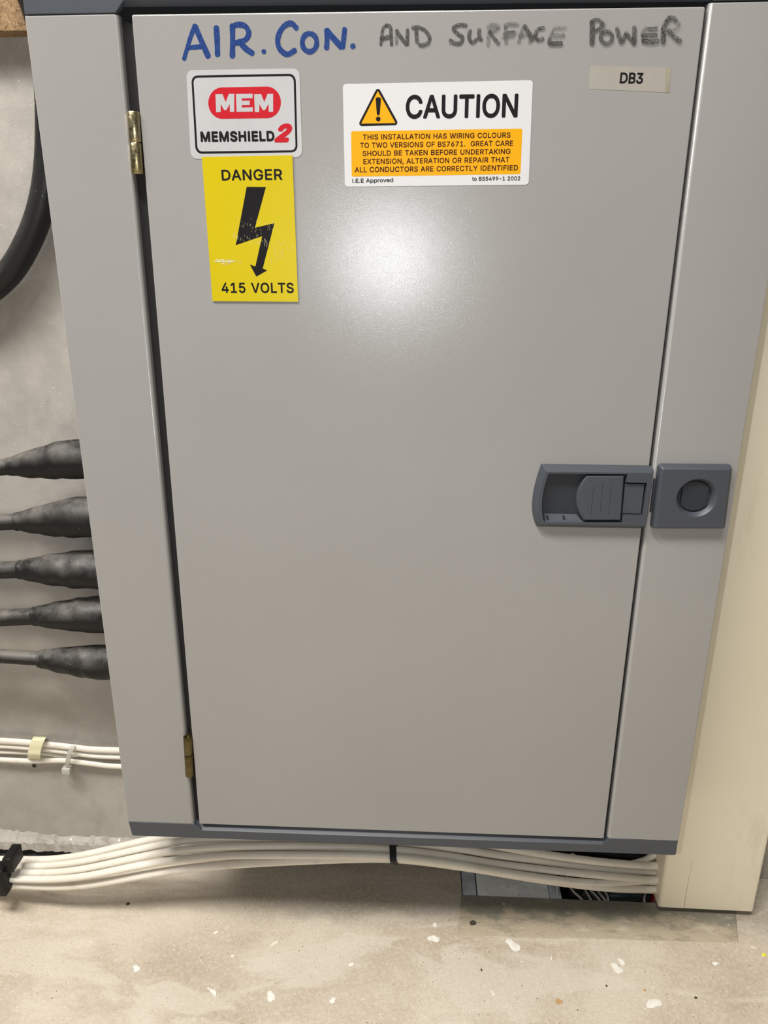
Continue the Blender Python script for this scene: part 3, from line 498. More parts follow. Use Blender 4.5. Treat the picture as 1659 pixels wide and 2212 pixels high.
def pxpoly(pts, y): return [((q := at(px, py, y)).x, q.z) for px, py in pts]

# ================================================================== THE SETTING
WY = 0.12
def structure(o): return tag(o, kind='structure')
f = MB()
HX0, HX1, HY0 = .0570, .3450, .0815
def quad(mb, x0, x1, y0, y1, z): mb.add([(x0, y0, z), (x1, y0, z), (x1, y1, z), (x0, y1, z)], [[0, 1, 2, 3]])
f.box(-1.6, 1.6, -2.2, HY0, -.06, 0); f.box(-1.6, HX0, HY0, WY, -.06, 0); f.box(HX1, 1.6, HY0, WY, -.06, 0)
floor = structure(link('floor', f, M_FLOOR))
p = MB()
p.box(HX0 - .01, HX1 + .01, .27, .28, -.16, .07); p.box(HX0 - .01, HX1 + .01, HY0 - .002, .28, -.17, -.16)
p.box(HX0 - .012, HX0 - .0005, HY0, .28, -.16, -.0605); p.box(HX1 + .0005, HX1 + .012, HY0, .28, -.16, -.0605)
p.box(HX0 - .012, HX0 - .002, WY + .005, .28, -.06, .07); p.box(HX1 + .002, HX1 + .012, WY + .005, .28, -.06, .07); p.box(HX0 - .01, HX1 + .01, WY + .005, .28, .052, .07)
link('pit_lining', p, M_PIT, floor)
g = MB()
g.box(-1.6, HX0, WY, WY + .14, -.06, 2.5); g.box(HX1, 1.6, WY, WY + .14, -.06, 2.5); g.box(HX0, HX1, WY, WY + .14, .045, 2.5)
structure(link('wall_back', g, M_WALL))
# rough mortar fillet left along the foot of the wall, with the open crack below it
rnd = random.Random(5); mo = MB(); NX = 170; prof = []
for i in range(NX + 1):
    x = -.62 + i * (.62 + HX0 - .01) / NX
    k = 1.0 if x < -.36 else max(.16, 1 - (x + .36) / .09)
    n1 = rnd.uniform(-1, 1); t_ = .0075 + .003 * math.sin(x * 37) + .0018 * n1
    prof.append([(x, WY, .020 + t_ * k), (x, WY - .004 * k - .0008 * rnd.random(), .018 + t_ * .8 * k), (x, WY - .0095 * k - .002 * rnd.random(), .016 + .006 * k + .0016 * rnd.uniform(-1, 1)),
                 (x, WY - .011 * k - .002 * rnd.random(), .013 + .0015 * rnd.uniform(-1, 1)), (x, WY - .004, .0075 + .001 * rnd.uniform(-1, 1)), (x, WY, .007)])
mo.v = [q for r in prof for q in r]
for i in range(NX):
    for j in range(5):
        mo.f.append([i * 6 + j, i * 6 + j + 1, i * 6 + 7 + j, i * 6 + 6 + j]); mo.m.append(0); mo.uv.append(None); mo.smooth.append(False)
structure(link('trim_1', mo, M_MORTAR))
g = MB(); rc_ = random.Random(3); e0 = [(-.62 + i * .01, WY - .0085 - rc_.uniform(0, .003)) for i in range(27)]
for i in range(26): g.add([(e0[i][0], e0[i][1], .0003), (e0[i + 1][0], e0[i + 1][1], .0003), (e0[i + 1][0], WY - .001, .006), (e0[i][0], WY - .001, .006)], [[0, 1, 2, 3]])
structure(link('trim_2', g, M_PIT))

# ================================================================== THE CABINET
cab = empty('electrical_cabinet', (-.009, .05, .1375), 'light grey steel distribution cabinet with slate grey plastic end caps, fixed to the wall', 'cabinet')
XL, XR = -.2590, .2402
def zt(x): return .7956 + (x + .259) * .0092          # top line of the panels, a hair out of level
def zb(x): return .1542
def topband(): return .8035
# body shell behind the front
b = MB(); b.box(XL + .001, XR - .001, .016, WY, .1385, .83)
link('body', b, M_GREY_IN, cab)
b = MB(); b.prism([(-.1990, .152), (.1785, .152), (.1785, .7985), (.1700, .7900), (-.1800, .7860), (-.1885, .7905), (-.1990, .7962)], .0068, .0110)
link('inner_frame', b, M_GAP, cab)
# side panels: flat front folded round a soft radius into the door opening
def side_panel(xo, xi, sgn):
    """xo outer edge, xi x where the radius ends; sgn +1 if the opening lies to the right"""
    R = .0030; pr = [(xo, .016), (xo, .0004), (xo + sgn * .0004, 0.0)]
    for k in range(9):
        a = math.pi / 2 * k / 8; pr.append((xi - sgn * R + sgn * R * math.sin(a), R - R * math.cos(a)))
    pr += [(xi, .0125), (xi - sgn * .001, .0125), (xi - sgn * .001, .016)]
    mb = MB(); rings = []
    for z0, k in ((zb(0), 0), (None, 1)):
        rings.append([(x, y, (z0 + (.0004 if 0 else 0)) if k == 0 else zt(x)) for x, y in pr])
    ins = lambda ring, dz, d: [(x, y + d, z + dz) for x, y, z in ring]
    mb.loft([rings[0], ins(rings[1], -.0008, 0), ins(rings[1], 0, .0007)], 0, smooth=True)
    o = link('side_panel', mb, M_GREY, cab); o.data.set_sharp_from_angle(angle=math.radians(38)); return o
side_panel(XL, -.1978, 1); side_panel(XR, .1772, -1)

# plastic end caps
def end_cap(name, outline, back, deep=None):
    mb = MB(); n = len(outline)
    fr = [(x, 0.0, z) for x, z in inset(outline, .0005)]; r1 = [(x, .0006, z) for x, z in outline]
    r2 = [(x, .0052, z) for x, z in back]; r3 = [(x, .0053, z) for x, z in (deep or back)]; r4 = [(x, .016, z) for x, z in (deep or back)]
    mb.loft([fr, r1, r2, r3, r4], 0); return link(name, mb, M_SLATE, cab)
LOC = .1376
end_cap('bottom_end_cap', [(-.2572, LOC + .001), (-.2562, LOC), (.2388, LOC), (.2400, LOC + .0012), (.2400, .1540), (.1792, .1540), (.1738, .1474), (-.1905, .1474), (-.1980, .1540), (-.2590, .1540)],
        [(-.2572, LOC + .001), (-.2562, LOC), (.2388, LOC), (.2400, LOC + .0012), (.2400, .1540), (.1792, .1540), (.1762, .1515), (-.1935, .1515), (-.1980, .1540), (-.2590, .1540)])
TT = .832
end_cap('top_end_cap', [(-.2590, .7962), (-.1990, .7966), (-.1925, .8040), (.1745, .8040), (.1800, .8006), (.2400, .8009), (.2400, TT), (-.2590, TT)],
        [(-.2590, .7962), (-.1990, .7966), (-.1945, .8012), (.1755, .8014), (.1800, .8006), (.2400, .8009), (.2400, TT), (-.2590, TT)],
        [(-.2590, .7962), (-.1990, .7966), (-.1945, .8240), (.1755, .8240), (.1800, .8006), (.2400, .8009), (.2400, TT), (-.2590, TT)])
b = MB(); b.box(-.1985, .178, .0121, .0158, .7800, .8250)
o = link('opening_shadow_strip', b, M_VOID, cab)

# door
door_pts = [(-.1928, .1538), (.1743, .1535), (.1752, .7975), (-.1888, .7958)]
d = MB(); rings = []
for y, ins_ in ((0.0, .0009), (.0002, .0004), (.0009, 0.0), (.0100, 0.0)):
    q = rrect(inset(door_pts, ins_) if ins_ else door_pts, .0012, 3); rings.append([(x, y, z) for x, z in q])
d.loft(rings, 0, smooth=False)
door = link('door', d, M_GREY, cab)
door['label'] = 'light grey hinged steel door with warning labels and marker writing'
DY = -.0001
def cz(s, ox, oy): return lambda x, y: (ox + x / s, oy + y / s)

# ---- caution label
c = cz(3.7705, 730, 160); k = MB(); y0 = -.00022
k.prism(rrect(pxpoly([c(40, 82), c(1588, 50), c(1553, 901), c(57, 917)], 0), .0021, 5), y0, 0.0, 0)
y1 = y0 - .00006; y2 = y1 - .00006; y3 = y2 - .00006
k.flat(rrect(pxpoly([c(107, 466), c(1502, 444), c(1487, 814), c(112, 836)], y1), .0011, 4), y1, 2)
k.flat(rrect(pxpoly([c(325, 98), c(500, 416), c(158, 425)], y1), [.0017] * 3, 5), y1, 1)
k.flat(rrect(pxpoly([c(325, 137), c(469, 399), c(189, 404)], y2), .0002, 2), y2, 2)
tear = [c(308, 212), c(307, 200), c(313, 192), c(328, 189), c(343, 192), c(350, 200), c(350, 212), c(341, 322), c(337, 332), c(329, 336), c(320, 333), c(316, 323)]
k.flat(pxpoly(tear, y3), y3, 1)
k.flat(pxpoly([c(328 + 19 * math.cos(a * .3927), 366 + 20 * math.sin(a * .3927)) for a in range(16)], y3), y3, 1)
write(k, 'CAUTION', c(552, 364), c(1462, 353), 193 / 3.77, y2, 1, weight=20)
for s_, L, R, cp in (('THIS INSTALLATION HAS WIRING COLOURS', (203, 535), (1404, 518), 43), ('TO TWO VERSIONS OF BS7671.  GREAT CARE', (181, 602), (1425, 584), 43),
                     ('SHOULD BE TAKEN BEFORE UNDERTAKING', (201, 668), (1404, 651), 43), ('EXTENSION, ALTERATION OR REPAIR THAT', (207, 734), (1396, 718), 43),
                     ('ALL CONDUCTORS ARE CORRECTLY IDENTIFIED', (137, 801), (1465, 784), 43)):
    write(k, s_, c(*L), c(*R), cp / 3.77, y2, 3, weight=16, track=20)
write(k, 'I.E.E Approved', c(118, 886), c(450, 879), 33 / 3.77, y2, 1, weight=13)
write(k, 'to BS5499-1 2002', c(1092, 869), c(1484, 865), 32 / 3.77, y2, 1, weight=13)
link('caution_label', k, [M_WHITE, M_BLACK, M_AMBER, M_BROWNBLK], door)['label'] = 'white and amber caution label with a warning triangle and five lines of print'

# ---- maker's label
c = cz(4.0964, 390, 130); k = MB(); y0 = -.00026; y1 = y0 - .00006; y2 = y1 - .00006; y3 = y2 - .00006
k.prism(rrect(pxpoly([c(52, 90), c(1052, 73), c(1078, 858), c(92, 875)], 0), .0042, 6), y0, 0.0, 0)
k.flat(rrect(pxpoly([c(94, 136), c(1018, 119), c(1036, 815), c(134, 829)], y1), .0042, 6), y1, 1)
k.flat(rrect(pxpoly([c(113, 156), c(1000, 141), c(1018, 797), c(152, 808)], y2), .0030, 6), y2, 0)
k.flat(rrect(pxpoly([c(243, 243), c(887, 231), c(889, 512), c(248, 521)], y3), .0112, 12), y3, 2)
y4 = y3 - .00006
Ms = lambda a, w_: [(a, 301), (a + 62, 300), (a + 90, 372), (a + 118, 299), (a + w_, 297), (a + w_, 457), (a + w_ - 38, 458), (a + w_ - 40, 388), (a + 96, 442), (a + 78, 443), (a + 46, 389), (a + 46, 459), (a + 6, 460)]
k.flat(pxpoly([c(*q) for q in Ms(309, 166)], y4), y4, 3)
k.flat(pxpoly([c(*q) for q in [(490, 299), (637, 297), (637, 336), (542, 338), (542, 359), (612, 358), (612, 397), (542, 398), (542, 419), (640, 417), (640, 455), (496, 457)]], y4), y4, 3)
k.flat(pxpoly([c(*q) for q in Ms(651, 168)], y4), y4, 3)
write(k, 'MEMSHIELD', c(180, 724), c(833, 718), 93 / 4.0964, y3, 1, weight=36, track=38)
write(k, '2', c(830, 729), c(993, 727), 166 / 4.0964, y3, 2, weight=44, slant=.33)
link('maker_label', k, [M_SILVER, M_BLACK, M_RED, M_SILVER], door)['label'] = 'silver rounded maker label with a red oval logo inside a black border'

# ---- danger plate
k = MB(); y0 = -.0009; y1 = y0 - .00006; y2 = y1 - .00005
k.prism(pxpoly([c(188, 856), c(989, 841), c(1041, 2137), c(283, 2132)], y0), y0, -.0003, 0)
write(k, 'DANGER', c(366, 1066), c(903, 1060), 97 / 4.0964, y1, 1, weight=18, track=22)
write(k, '415 VOLTS', c(365, 2060), c(1003, 2061), 92 / 4.0964, y1, 1, weight=18, track=28)
k.flat(pxpoly([c(*q) for q in [(585, 1120), (755, 1122), (658, 1483), (830, 1442), (727, 1843), (768, 1860), (670, 1915), (613, 1808), (662, 1825), (722, 1557), (488, 1637)]], y1), y1, 1)
rs = random.Random(11)
def scratch(x, y, ln, wd, ang):
    dx, dy = math.cos(ang) * ln / 2, math.sin(ang) * ln / 2; nx, ny = -math.sin(ang) * wd / 2, math.cos(ang) * wd / 2
    k.flat(pxpoly([c(x - dx, y - dy), c(x + nx, y + ny), c(x + dx, y + dy), c(x - nx, y - ny)], y2), y2 - len(k.f) % 40 * 1e-6, 2)
for i in range(55): scratch(rs.gauss(390, 55), rs.gauss(1778, 9) + 0, rs.uniform(10, 50), rs.uniform(3, 8), rs.gauss(0, .12))
for i in range(46): scratch(rs.uniform(470, 850), rs.gauss(1470, 40), rs.uniform(10, 34), rs.uniform(1, 2.0), rs.gauss(1.5, .2))
for i in range(60):
    x = rs.uniform(440, 1010); scratch(x, 1560 + (x - 440) * .17 + rs.gauss(0, 22), rs.uniform(12, 44), rs.uniform(1, 3.0), rs.gauss(1.5, .2))
for i in range(14): scratch(rs.uniform(800, 900), rs.gauss(1700, 50), rs.uniform(30, 90), rs.uniform(1, 2.2), rs.gauss(1.55, .12))
link('danger_plate', k, [M_YELLOW, M_BLACK, M_SCRATCH], door)['label'] = 'scratched yellow danger plate with a black lightning arrow'

# ---- circuit name tape
k = MB(); y0 = -.00012
k.prism(pxpoly([(1275, 142), (1449, 146), (1446, 200), (1272, 192)], 0), y0, 0.0, 0)
k.flat(pxpoly([(1439, 146), (1449, 146), (1446, 200), (1436, 199)], y0 - .00005), y0 - .00005, 2)
write(k, 'DB3', (1338, 180), (1388, 181), 23.5, y0 - .0001, 1, weight=22)
link('name_tape', k, [M_TAPE, M_BLACK, M_TAPE_EDGE], door)['label'] = 'aged beige tape label with three black characters'

# ---- handwriting: strokes of the pens
def stroke(mb, pts, wd, cc, lay, m=0):
    P = [at(*cc(x, y), 0.0) for x, y in pts]; path = catmull(P, 7) if len(P) > 2 else [P[0].lerp(P[1], j / 9) for j in range(10)]
    w2 = wd / 2 / 3100; y = -.00008 - lay * .000012; t0 = (path[1] - path[0]).normalized(); t1 = (path[-1] - path[-2]).normalized()
    rows = []; ln = 0
    # rounded nib ends
    seq = [(path[0] - t0 * w2 * .8 * q, w2 * math.sqrt(max(.05, 1 - q * q))) for q in (.95, .7, .4)] + [(p_, w2 * (1.02 + .05 * math.sin(i * .45 + lay * 2))) for i, p_ in enumerate(path)] + [(path[-1] + t1 * w2 * .8 * q, w2 * math.sqrt(max(.05, 1 - q * q))) for q in (.4, .7, .95)]
    for i, (p_, w_) in enumerate(seq):
        a = seq[max(i - 1, 0)][0]; b_ = seq[min(i + 1, len(seq) - 1)][0]; t = (b_ - a).normalized(); nrm = Vector((-t.z, 0, t.x))
        if i: ln += (p_ - seq[i - 1][0]).length
        rows.append(((p_ + nrm * w_), (p_ - nrm * w_), ln / .004))
    vs = []; 
    for i, (a, b_, _) in enumerate(rows): vs += [(a.x, y - i * 2e-7, a.z), (b_.x, y - i * 2e-7, b_.z)]
    fs = [[2 * i, 2 * i + 1, 2 * i + 3, 2 * i + 2] for i in range(len(rows) - 1)]; o_ = lay * 3.7
    uv = [[(0 + o_, rows[i][2]), (1 + o_, rows[i][2]), (1 + o_, rows[i + 1][2]), (0 + o_, rows[i + 1][2])] for i in range(len(rows) - 1)]
    mb.add(vs, fs, m, uv)
c = cz(3.95, 380, 30); k = MB(); L_ = 0
def ring_(cx, cy, rx, ry, a0=-75, a1=268, n=10): return [(cx + rx * math.cos(math.radians(a0 + (a1 - a0) * i / n)), cy + ry * math.sin(math.radians(a0 + (a1 - a0) * i / n))) for i in range(n + 1)]
for pts, wd in (([(162, 100), (120, 215), (70, 385)], 34), ([(165, 110), (215, 225), (275, 362)], 44), ([(110, 290), (225, 278)], 34), ([(345, 118), (352, 230), (355, 348)], 44),
                ([(482, 100), (484, 230), (482, 362)], 42), ([(478, 110), (530, 92), (590, 105), (622, 160), (600, 215), (545, 240), (500, 250)], 40), ([(548, 245), (600, 300), (652, 336)], 44), ([(744, 322), (756, 322)], 34),
                ([(1030, 122), (985, 82), (930, 100), (885, 160), (868, 235), (890, 305), (950, 345), (1015, 312)], 40), (ring_(1140, 245, 62, 78), 38),
                ([(1287, 140), (1290, 220), (1285, 292)], 40), ([(1290, 145), (1350, 215), (1410, 282)], 44), ([(1440, 130), (1432, 210), (1424, 285)], 38), ([(1503, 277), (1516, 275)], 38)):
    stroke(k, pts, wd / 3.95, c, L_); L_ += 1
link('blue_handwriting', k, M_BLUE, door, normals_out=False)['label'] = 'thick blue marker lettering'
k = MB(); c = cz(4.608, 800, 20)
for pts, wd, m in (([(165, 160), (125, 200), (105, 355)], 28, 0), ([(155, 162), (200, 185), (210, 355)], 32, 0), ([(108, 300), (205, 272)], 38, 0),
                   ([(262, 210), (260, 345)], 30, 1), ([(262, 215), (310, 290), (358, 352)], 34, 0), ([(370, 205), (368, 350)], 32, 0),
                   ([(455, 205), (463, 325)], 36, 0), ([(420, 185), (480, 182), (545, 215), (588, 280), (570, 340), (490, 360)], 32, 0), ([(470, 335), (520, 372), (590, 345)], 26, 1),
                   ([(952, 165), (890, 158), (828, 190), (860, 240), (912, 280), (905, 330), (850, 345), (795, 310)], 34, 0), ([(790, 345), (900, 350)], 20, 1),
                   ([(992, 215), (982, 285), (1015, 335), (1060, 300)], 34, 0), ([(1082, 205), (1085, 280), (1105, 305)], 36, 0),
                   ([(1178, 210), (1172, 365)], 34, 1), ([(1170, 180), (1225, 158), (1272, 180), (1240, 210), (1195, 215)], 40, 1), ([(1190, 225), (1230, 290), (1275, 345)], 34, 0),
                   ([(1345, 180), (1352, 340)], 34, 1), ([(1340, 165), (1400, 150), (1465, 158)], 36, 1), ([(1330, 255), (1440, 240)], 40, 1), ([(1370, 228), (1430, 218)], 14, 0), ([(1315, 290), (1430, 275)], 18, 1),
                   ([(1530, 165), (1500, 240), (1475, 330)], 32, 1), ([(1535, 170), (1575, 235), (1612, 300)], 38, 0), ([(1485, 265), (1600, 250)], 36, 1),
                   ([(1652, 265), (1600, 310)], 30, 1)):
    stroke(k, pts, wd / 4.608, c, L_, m); L_ += 1
c = cz(4.608, 1140, 20)
for pts, wd, m in (([(158, 190), (105, 200), (75, 260), (100, 310), (150, 295)], 32, 0), ([(20, 270), (20, 330)], 30, 1),
                   ([(375, 188), (270, 195), (235, 240)], 26, 1), ([(225, 270), (355, 262)], 40, 1), ([(215, 300), (220, 345), (335, 345)], 34, 0), ([(210, 335), (335, 325)], 16, 0), ([(215, 362), (330, 360)], 16, 1),
                   ([(638, 130), (640, 240), (638, 345)], 46, 0), ([(630, 125), (690, 105), (735, 140), (720, 185), (670, 220)], 28, 0), ([(745, 130), (755, 170), (715, 225)], 28, 1),
                   (ring_(782, 285, 58, 60), 34, 0), ([(885, 195), (905, 270), (930, 335), (970, 260)], 36, 0), ([(975, 240), (1020, 300), (1055, 345)], 34, 0), ([(1058, 185), (1058, 335)], 42, 0),
                   ([(1180, 190), (1140, 240), (1145, 320)], 34, 1), ([(1195, 195), (1285, 186)], 20, 0), ([(1140, 265), (1275, 262)], 32, 0), ([(1145, 318), (1215, 330), (1290, 322)], 38, 0), ([(1200, 215), (1280, 225)], 20, 1),
                   ([(1400, 100), (1352, 180), (1345, 330)], 46, 0), ([(1405, 85), (1450, 95), (1475, 125)], 34, 0), ([(1505, 140), (1490, 185), (1420, 215)], 26, 1), ([(1395, 215), (1450, 275), (1512, 322)], 40, 0)):
    stroke(k, pts, wd / 4.608, c, L_, m); L_ += 1
link('black_handwriting', k, [M_INK_D, M_INK_L], door, normals_out=False)['label'] = 'worn and partly wiped black marker lettering'

# ---- hinges
def hinge(xt, xb, ztop, zmid, zbot, R, mat=None):
    h = empty_part('hinge', cab, (xb, .001, zbot))
    n = 20
    def ring(r, z, t): 
        x = xt + (xb - xt) * (ztop - z) / (ztop - zbot)
        return [(x + r * math.cos(2 * math.pi * i / n), .0005 + r * math.sin(2 * math.pi * i / n), z) for i in range(n)]
    for z1, z0 in ((ztop, zmid + .00025), (zmid - .00025, zbot)):
        mb = MB(); mb.loft([ring(R * .55, z1 - .003, 0), ring(R * .62, z1 - .0002, 0), ring(R * .92, z1, 0), ring(R, z1 - .0005, 0), ring(R, z0 + .0004, 0), ring(R * .93, z0, 0), ring(R * .6, z0 + .0001, 0)], smooth=True)
        o = link('hinge_knuckle', mb, mat or M_BRASS, h); o.data.set_sharp_from_angle(angle=math.radians(50))
    mb = MB(); mb.loft([ring(R * .5, ztop - .0022, 0), ring(R * .5, zbot + .001, 0)], smooth=True)
    o = link('hinge_pin', mb, M_PIN, h)
    mb = MB(); x = (xt + xb) / 2; mb.box(x - .0008, x + .0005, .003, .0125, zbot + .002, ztop - .002)
    link('hinge_leaf', mb, M_BRASS, h)
def empty_part(name, parent, loc):
    o = bpy.data.objects.new(name, None); COL.objects.link(o); o.parent = parent; o.location = Vector(loc) - WL[parent.name]; WL[o.name] = Vector(loc); o.empty_display_size = .01; return o
hinge(-.1934, -.1944, .7395, .7207, .7013, .0042)
hinge(-.1960, -.1974, .2487, .2295, .2072, .0039, plain('darker_brown_steel', (.13, .105, .045), .38, metal=1.0, var=.25, vscale=150))  # lower hinge in a darker metal than the upper one

# ---- latch on the door
PR = -.0062
def arcleft(top, bulge, bot, n=10):
    """points down a bowed left side, pixels"""
    out = []
    for i in range(n + 1):
        t = i / n; a = ((1 - t) ** 2, 2 * t * (1 - t), t * t); cx = 2 * bulge[0] - (top[0] + bot[0]) / 2; cy = 2 * bulge[1] - (top[1] + bot[1]) / 2
        out.append((a[0] * top[0] + a[1] * cx + a[2] * bot[0], a[0] * top[1] + a[1] * cy + a[2] * bot[1]))
    return out
outer = pxpoly(arcleft((1169, 1003), (1149.5, 1084), (1160, 1138)), -.001)       # runs down the bowed side
outer = outer + pxpoly([(1390, 1142)], -.001) + pxpoly([(1410, 1006)], -.001)
nA = 11
outer = outer[:nA] + rrect([outer[nA - 1], outer[nA], outer[nA + 1], outer[0]], [0, .0022, .0022, 0], 5)[1:-1]
base = outer
crest = inset(base, .0042)
# the vertical face at the gap side stays upright: pull the crest out to the edge there
crest = [(max(b_[0] - .0006, q[0]) if b_[0] > .170 else q[0], q[1]) for q, b_ in zip(crest, base)]
open_px = arcleft((1185, 1023), (1171, 1081.6), (1176, 1129)) + [(1344, 1129.5), (1345.5, 1112.5), (1388, 1113.5), (1398, 1043), (1352, 1042), (1355.5, 1024.5)]
open_ = pxpoly(open_px, PR)
lat = MB()
rb = [(x, -.0001, z) for x, z in base]; rc = [(x, PR, z) for x, z in crest]
lat.loft([rb, [(x + (cx_ - x) * .06, -.0012, z + (cz_ - z) * .06) for (x, z), (cx_, cz_) in zip(base, crest)], rc], 0, cap0=True, cap1=False, smooth=True)
# front face with the opening: bridge crest and opening by a triangulated ring
def ring_face(mb, A, B, y, m=0):
    bm = bmesh.new()
    va = [bm.verts.new((x, y, z)) for x, z in A]; vb = [bm.verts.new((x, y, z)) for x, z in B]
    es = [bm.edges.new((v[i], v[(i + 1) % len(v)])) for v in (va, vb) for i in range(len(v))]
    bmesh.ops.triangle_fill(bm, use_beauty=True, use_dissolve=False, edges=es)
    mb.bm(bm, m)
ring_face(lat, crest, open_, PR)
lat.loft([[(x, PR, z) for x, z in open_], [(x, -.0003, z) for x, z in open_]], 0, cap0=False, cap1=False)
latch = link('door_latch', lat, M_SLATE, cab, normals_out=False)
latch.data.set_sharp_from_angle(angle=math.radians(22))
latch['label'] = 'slate grey sliding door latch with a bowed end'
k = MB(); k.flat(open_, -.0004); link('latch_recess', k, M_SLATE_DK, latch)
k = MB(); lg = pxpoly([(1176, 1110.5), (1246, 1111.5), (1262, 1129), (1177, 1129)], -.002); lo_ = [(x, (-.0007, -.0007, -.0046, -.0046)[i], z) for i, (x, z) in enumerate(lg)]
k.add(lo_, [[0, 1, 2, 3]]); k.add([lo_[3], lo_[2], (lo_[2][0], -.0004, lo_[2][2]), (lo_[3][0], -.0004, lo_[3][2])], [[0, 1, 2, 3]]); link('latch_ledge', k, M_SLATE, latch)
for px_ in (1180, 1215.5):
    k = MB(); q_ = pxpoly([(px_, 1114), (px_ + 3.5, 1115), (px_ + 5, 1121), (px_ + 1, 1120)], -.0036); k.prism(q_, -.0038, -.0020); link('latch_notch', k, M_VOID, latch)
sl = pxpoly(arcleft((1268, 1027.5), (1246, 1077), (1261, 1124.5)) + [(1341.5, 1124.5), (1349, 1027.5)], -.0058)
k = MB(); sl2 = inset(sl, .0009)
k.loft([[(x, -.0006, z) for x, z in sl], [(x, -.0048, z) for x, z in sl], [(x, -.0058, z) for x, z in sl2]], 0)
slider = link('latch_slider', k, M_SLATE, latch)
k = MB()
for xa, xb in ((1281.5, 1275.5), (1300.5, 1294.8), (1318.7, 1313.5)):
    a = at(xa, 1046, -.0062); b_ = at(xb, 1109, -.0062); tube(k, [(a.x, -.0057, a.z), (b_.x, -.0057, b_.z)], .00055, n=8, k=4)
link('grip_ribs', k, M_SLATE, latch)
k = MB(); q = pxpoly([(1350, 1045), (1391.5, 1045.5), (1384, 1109.5), (1344, 1108.5)], -.004)
k.prism(q, -.0044, -.0006); link('latch_inset', k, M_SLATE, latch)
# ---- tab in the gap and lock pad on the right-hand panel
k = MB(); a = at(1411, 1032, .001); b_ = at(1427, 1105, .001); k.box(a.x, b_.x + .002, -.0008, .0118, b_.z, a.z, bev=.0006)
link('latch_bolt', k, M_SLATE_DK, cab)
pb = pxpoly([(1421, 1001.5), (1581, 1003), (1564, 1141), (1403.5, 1141)], -.0010)
pb = rrect(pb, .0030, 6); pc = inset(pb, .0029)
PP = -.0066; cen = at(1505.5, 1075.5, PP); RO = .0151
circ = lambda r, y, n=40, cx=None, cz_=None: [((cx or cen.x) + r * math.cos(2 * math.pi * i / n), y, (cz_ or cen.z) + r * math.sin(2 * math.pi * i / n)) for i in range(n)]
k = MB()
k.loft([[(x, -.0001, z) for x, z in pb], [(x, -.0022, z) for x, z in inset(pb, .0004)], [(x, -.0052, z) for x, z in inset(pb, .0013)], [(x, PP, z) for x, z in pc]], 0, cap0=True, cap1=False, smooth=True)
ring_face(k, pc, [(x, z) for x, _, z in circ(RO, 0)], PP)
k.loft([circ(RO, PP), circ(RO - .0006, PP + .0006), circ(RO * .80, -.0022), circ(RO * .76, -.0008)], 0, cap0=False, cap1=True, smooth=True)
pad = link('lock_pad', k, M_SLATE, cab, normals_out=False); pad.data.set_sharp_from_angle(angle=math.radians(35))
pad['label'] = 'square slate grey lock pad with a round hollow'
k = MB(); kr = RO * .80; pts = []
for i in range(48):
    a = 2 * math.pi * i / 48; x = max(-kr * .80, min(kr * .80, kr * math.cos(a))); pts.append((cen.x - .0006 + x, cen.z + .0004 + kr * .97 * math.sin(a)))
k.loft([[(x, -.0009, z) for x, z in pts], [(x, -.0034, z) for x, z in pts], [(x, -.0037, z) for x, z in inset(pts, .0004)]], 0)
link('lock_knob', k, M_SLATE_DK, pad)

# ================================================================== THINGS ON THE WALL
k = MB(); k.box(-.75, -.262, .1, WY, .8107, 1.30)
# ragged sawn lower edge
rr = random.Random(2); n = 60; vs = []
tag(link('chipboard_panel', k, M_CHIP), 'brown chipboard panel fixed to the wall at the top edge of the cabinet', 'board')
cable = lambda pts: [at(px, py, Y) for px, py, Y in pts]
k = MB(); tube(k, cable([(20, -120, .080), (85, 40, .084), (104, 180, .097), (106, 300, .104), (100.5, 380, .105), (91, 435, .105), (77, 483, .105), (59, 525, .105), (36, 567, .105), (8, 602, .105), (-40, 640, .105), (-120, 680, .106)]), .0107, n=20)
tag(link('power_cable', k, M_RUBBER), 'thick black rubber cable curving in a loop beside the upper part of the cabinet', 'cable')
lab = ['topmost of the five black cable tails, entering the cabinet under a dusty wrinkled shroud', 'second black cable tail from the top, with the smoothest grey-black shroud',
       'middle one of the five black cable tails entering the cabinet side', 'fourth black cable tail from the top, streaked with grey dust', 'lowest black cable tail, glossy, with white drips on its shroud']
SH = [((16, 1008), (178, 990), (-60, 1012), 20, 43, 18.5), ((34, 1127), (196, 1116), (-60, 1130), 21, 46, 18.5), ((42, 1230), (212, 1231), (-60, 1233), 22.5, 45, 20), ((73, 1331), (224, 1327), (-60, 1338), 22.5, 43, 20), ((85, 1423), (236, 1431), (-60, 1413), 21.5, 41, 17)]
for i, (s0, s1, s2, r0, r1, rc_) in enumerate(SH):
    Y = .080; e = empty('armoured_cable', at(s1[0], s1[1], Y), lab[i], 'cable', 'black cable tails entering the side of the cabinet')
    sc = 1.0 / 2490; A = at(*s0, Y); B = at(*s1, Y); B.x = min(B.x, XL + .0)
    mid = lambda t: A.lerp(B, t)
    k = MB(); tube(k, [A, mid(.07), mid(.3), mid(.6), mid(.85), Vector((XL + .002, B.y, B.z))], [r0 * sc, (r0 + 1.5) * sc, (r0 * .55 + r1 * .45) * sc, (r0 * .2 + r1 * .8) * sc, r1 * sc, r1 * .97 * sc], n=22, k=7, wob=.035, seed=i)
    link('cable_shroud', k, M_SHROUD, e)
    C_ = at(*s2, Y); k = MB(); tube(k, [C_ + Vector((-.12, 0, .004)), C_, at(-5, s2[1] * .6 + s0[1] * .4, Y), A + (B - A) * .05], rc_ * sc, n=16)
    link('cable_sheath', k, M_SHEATH, e)
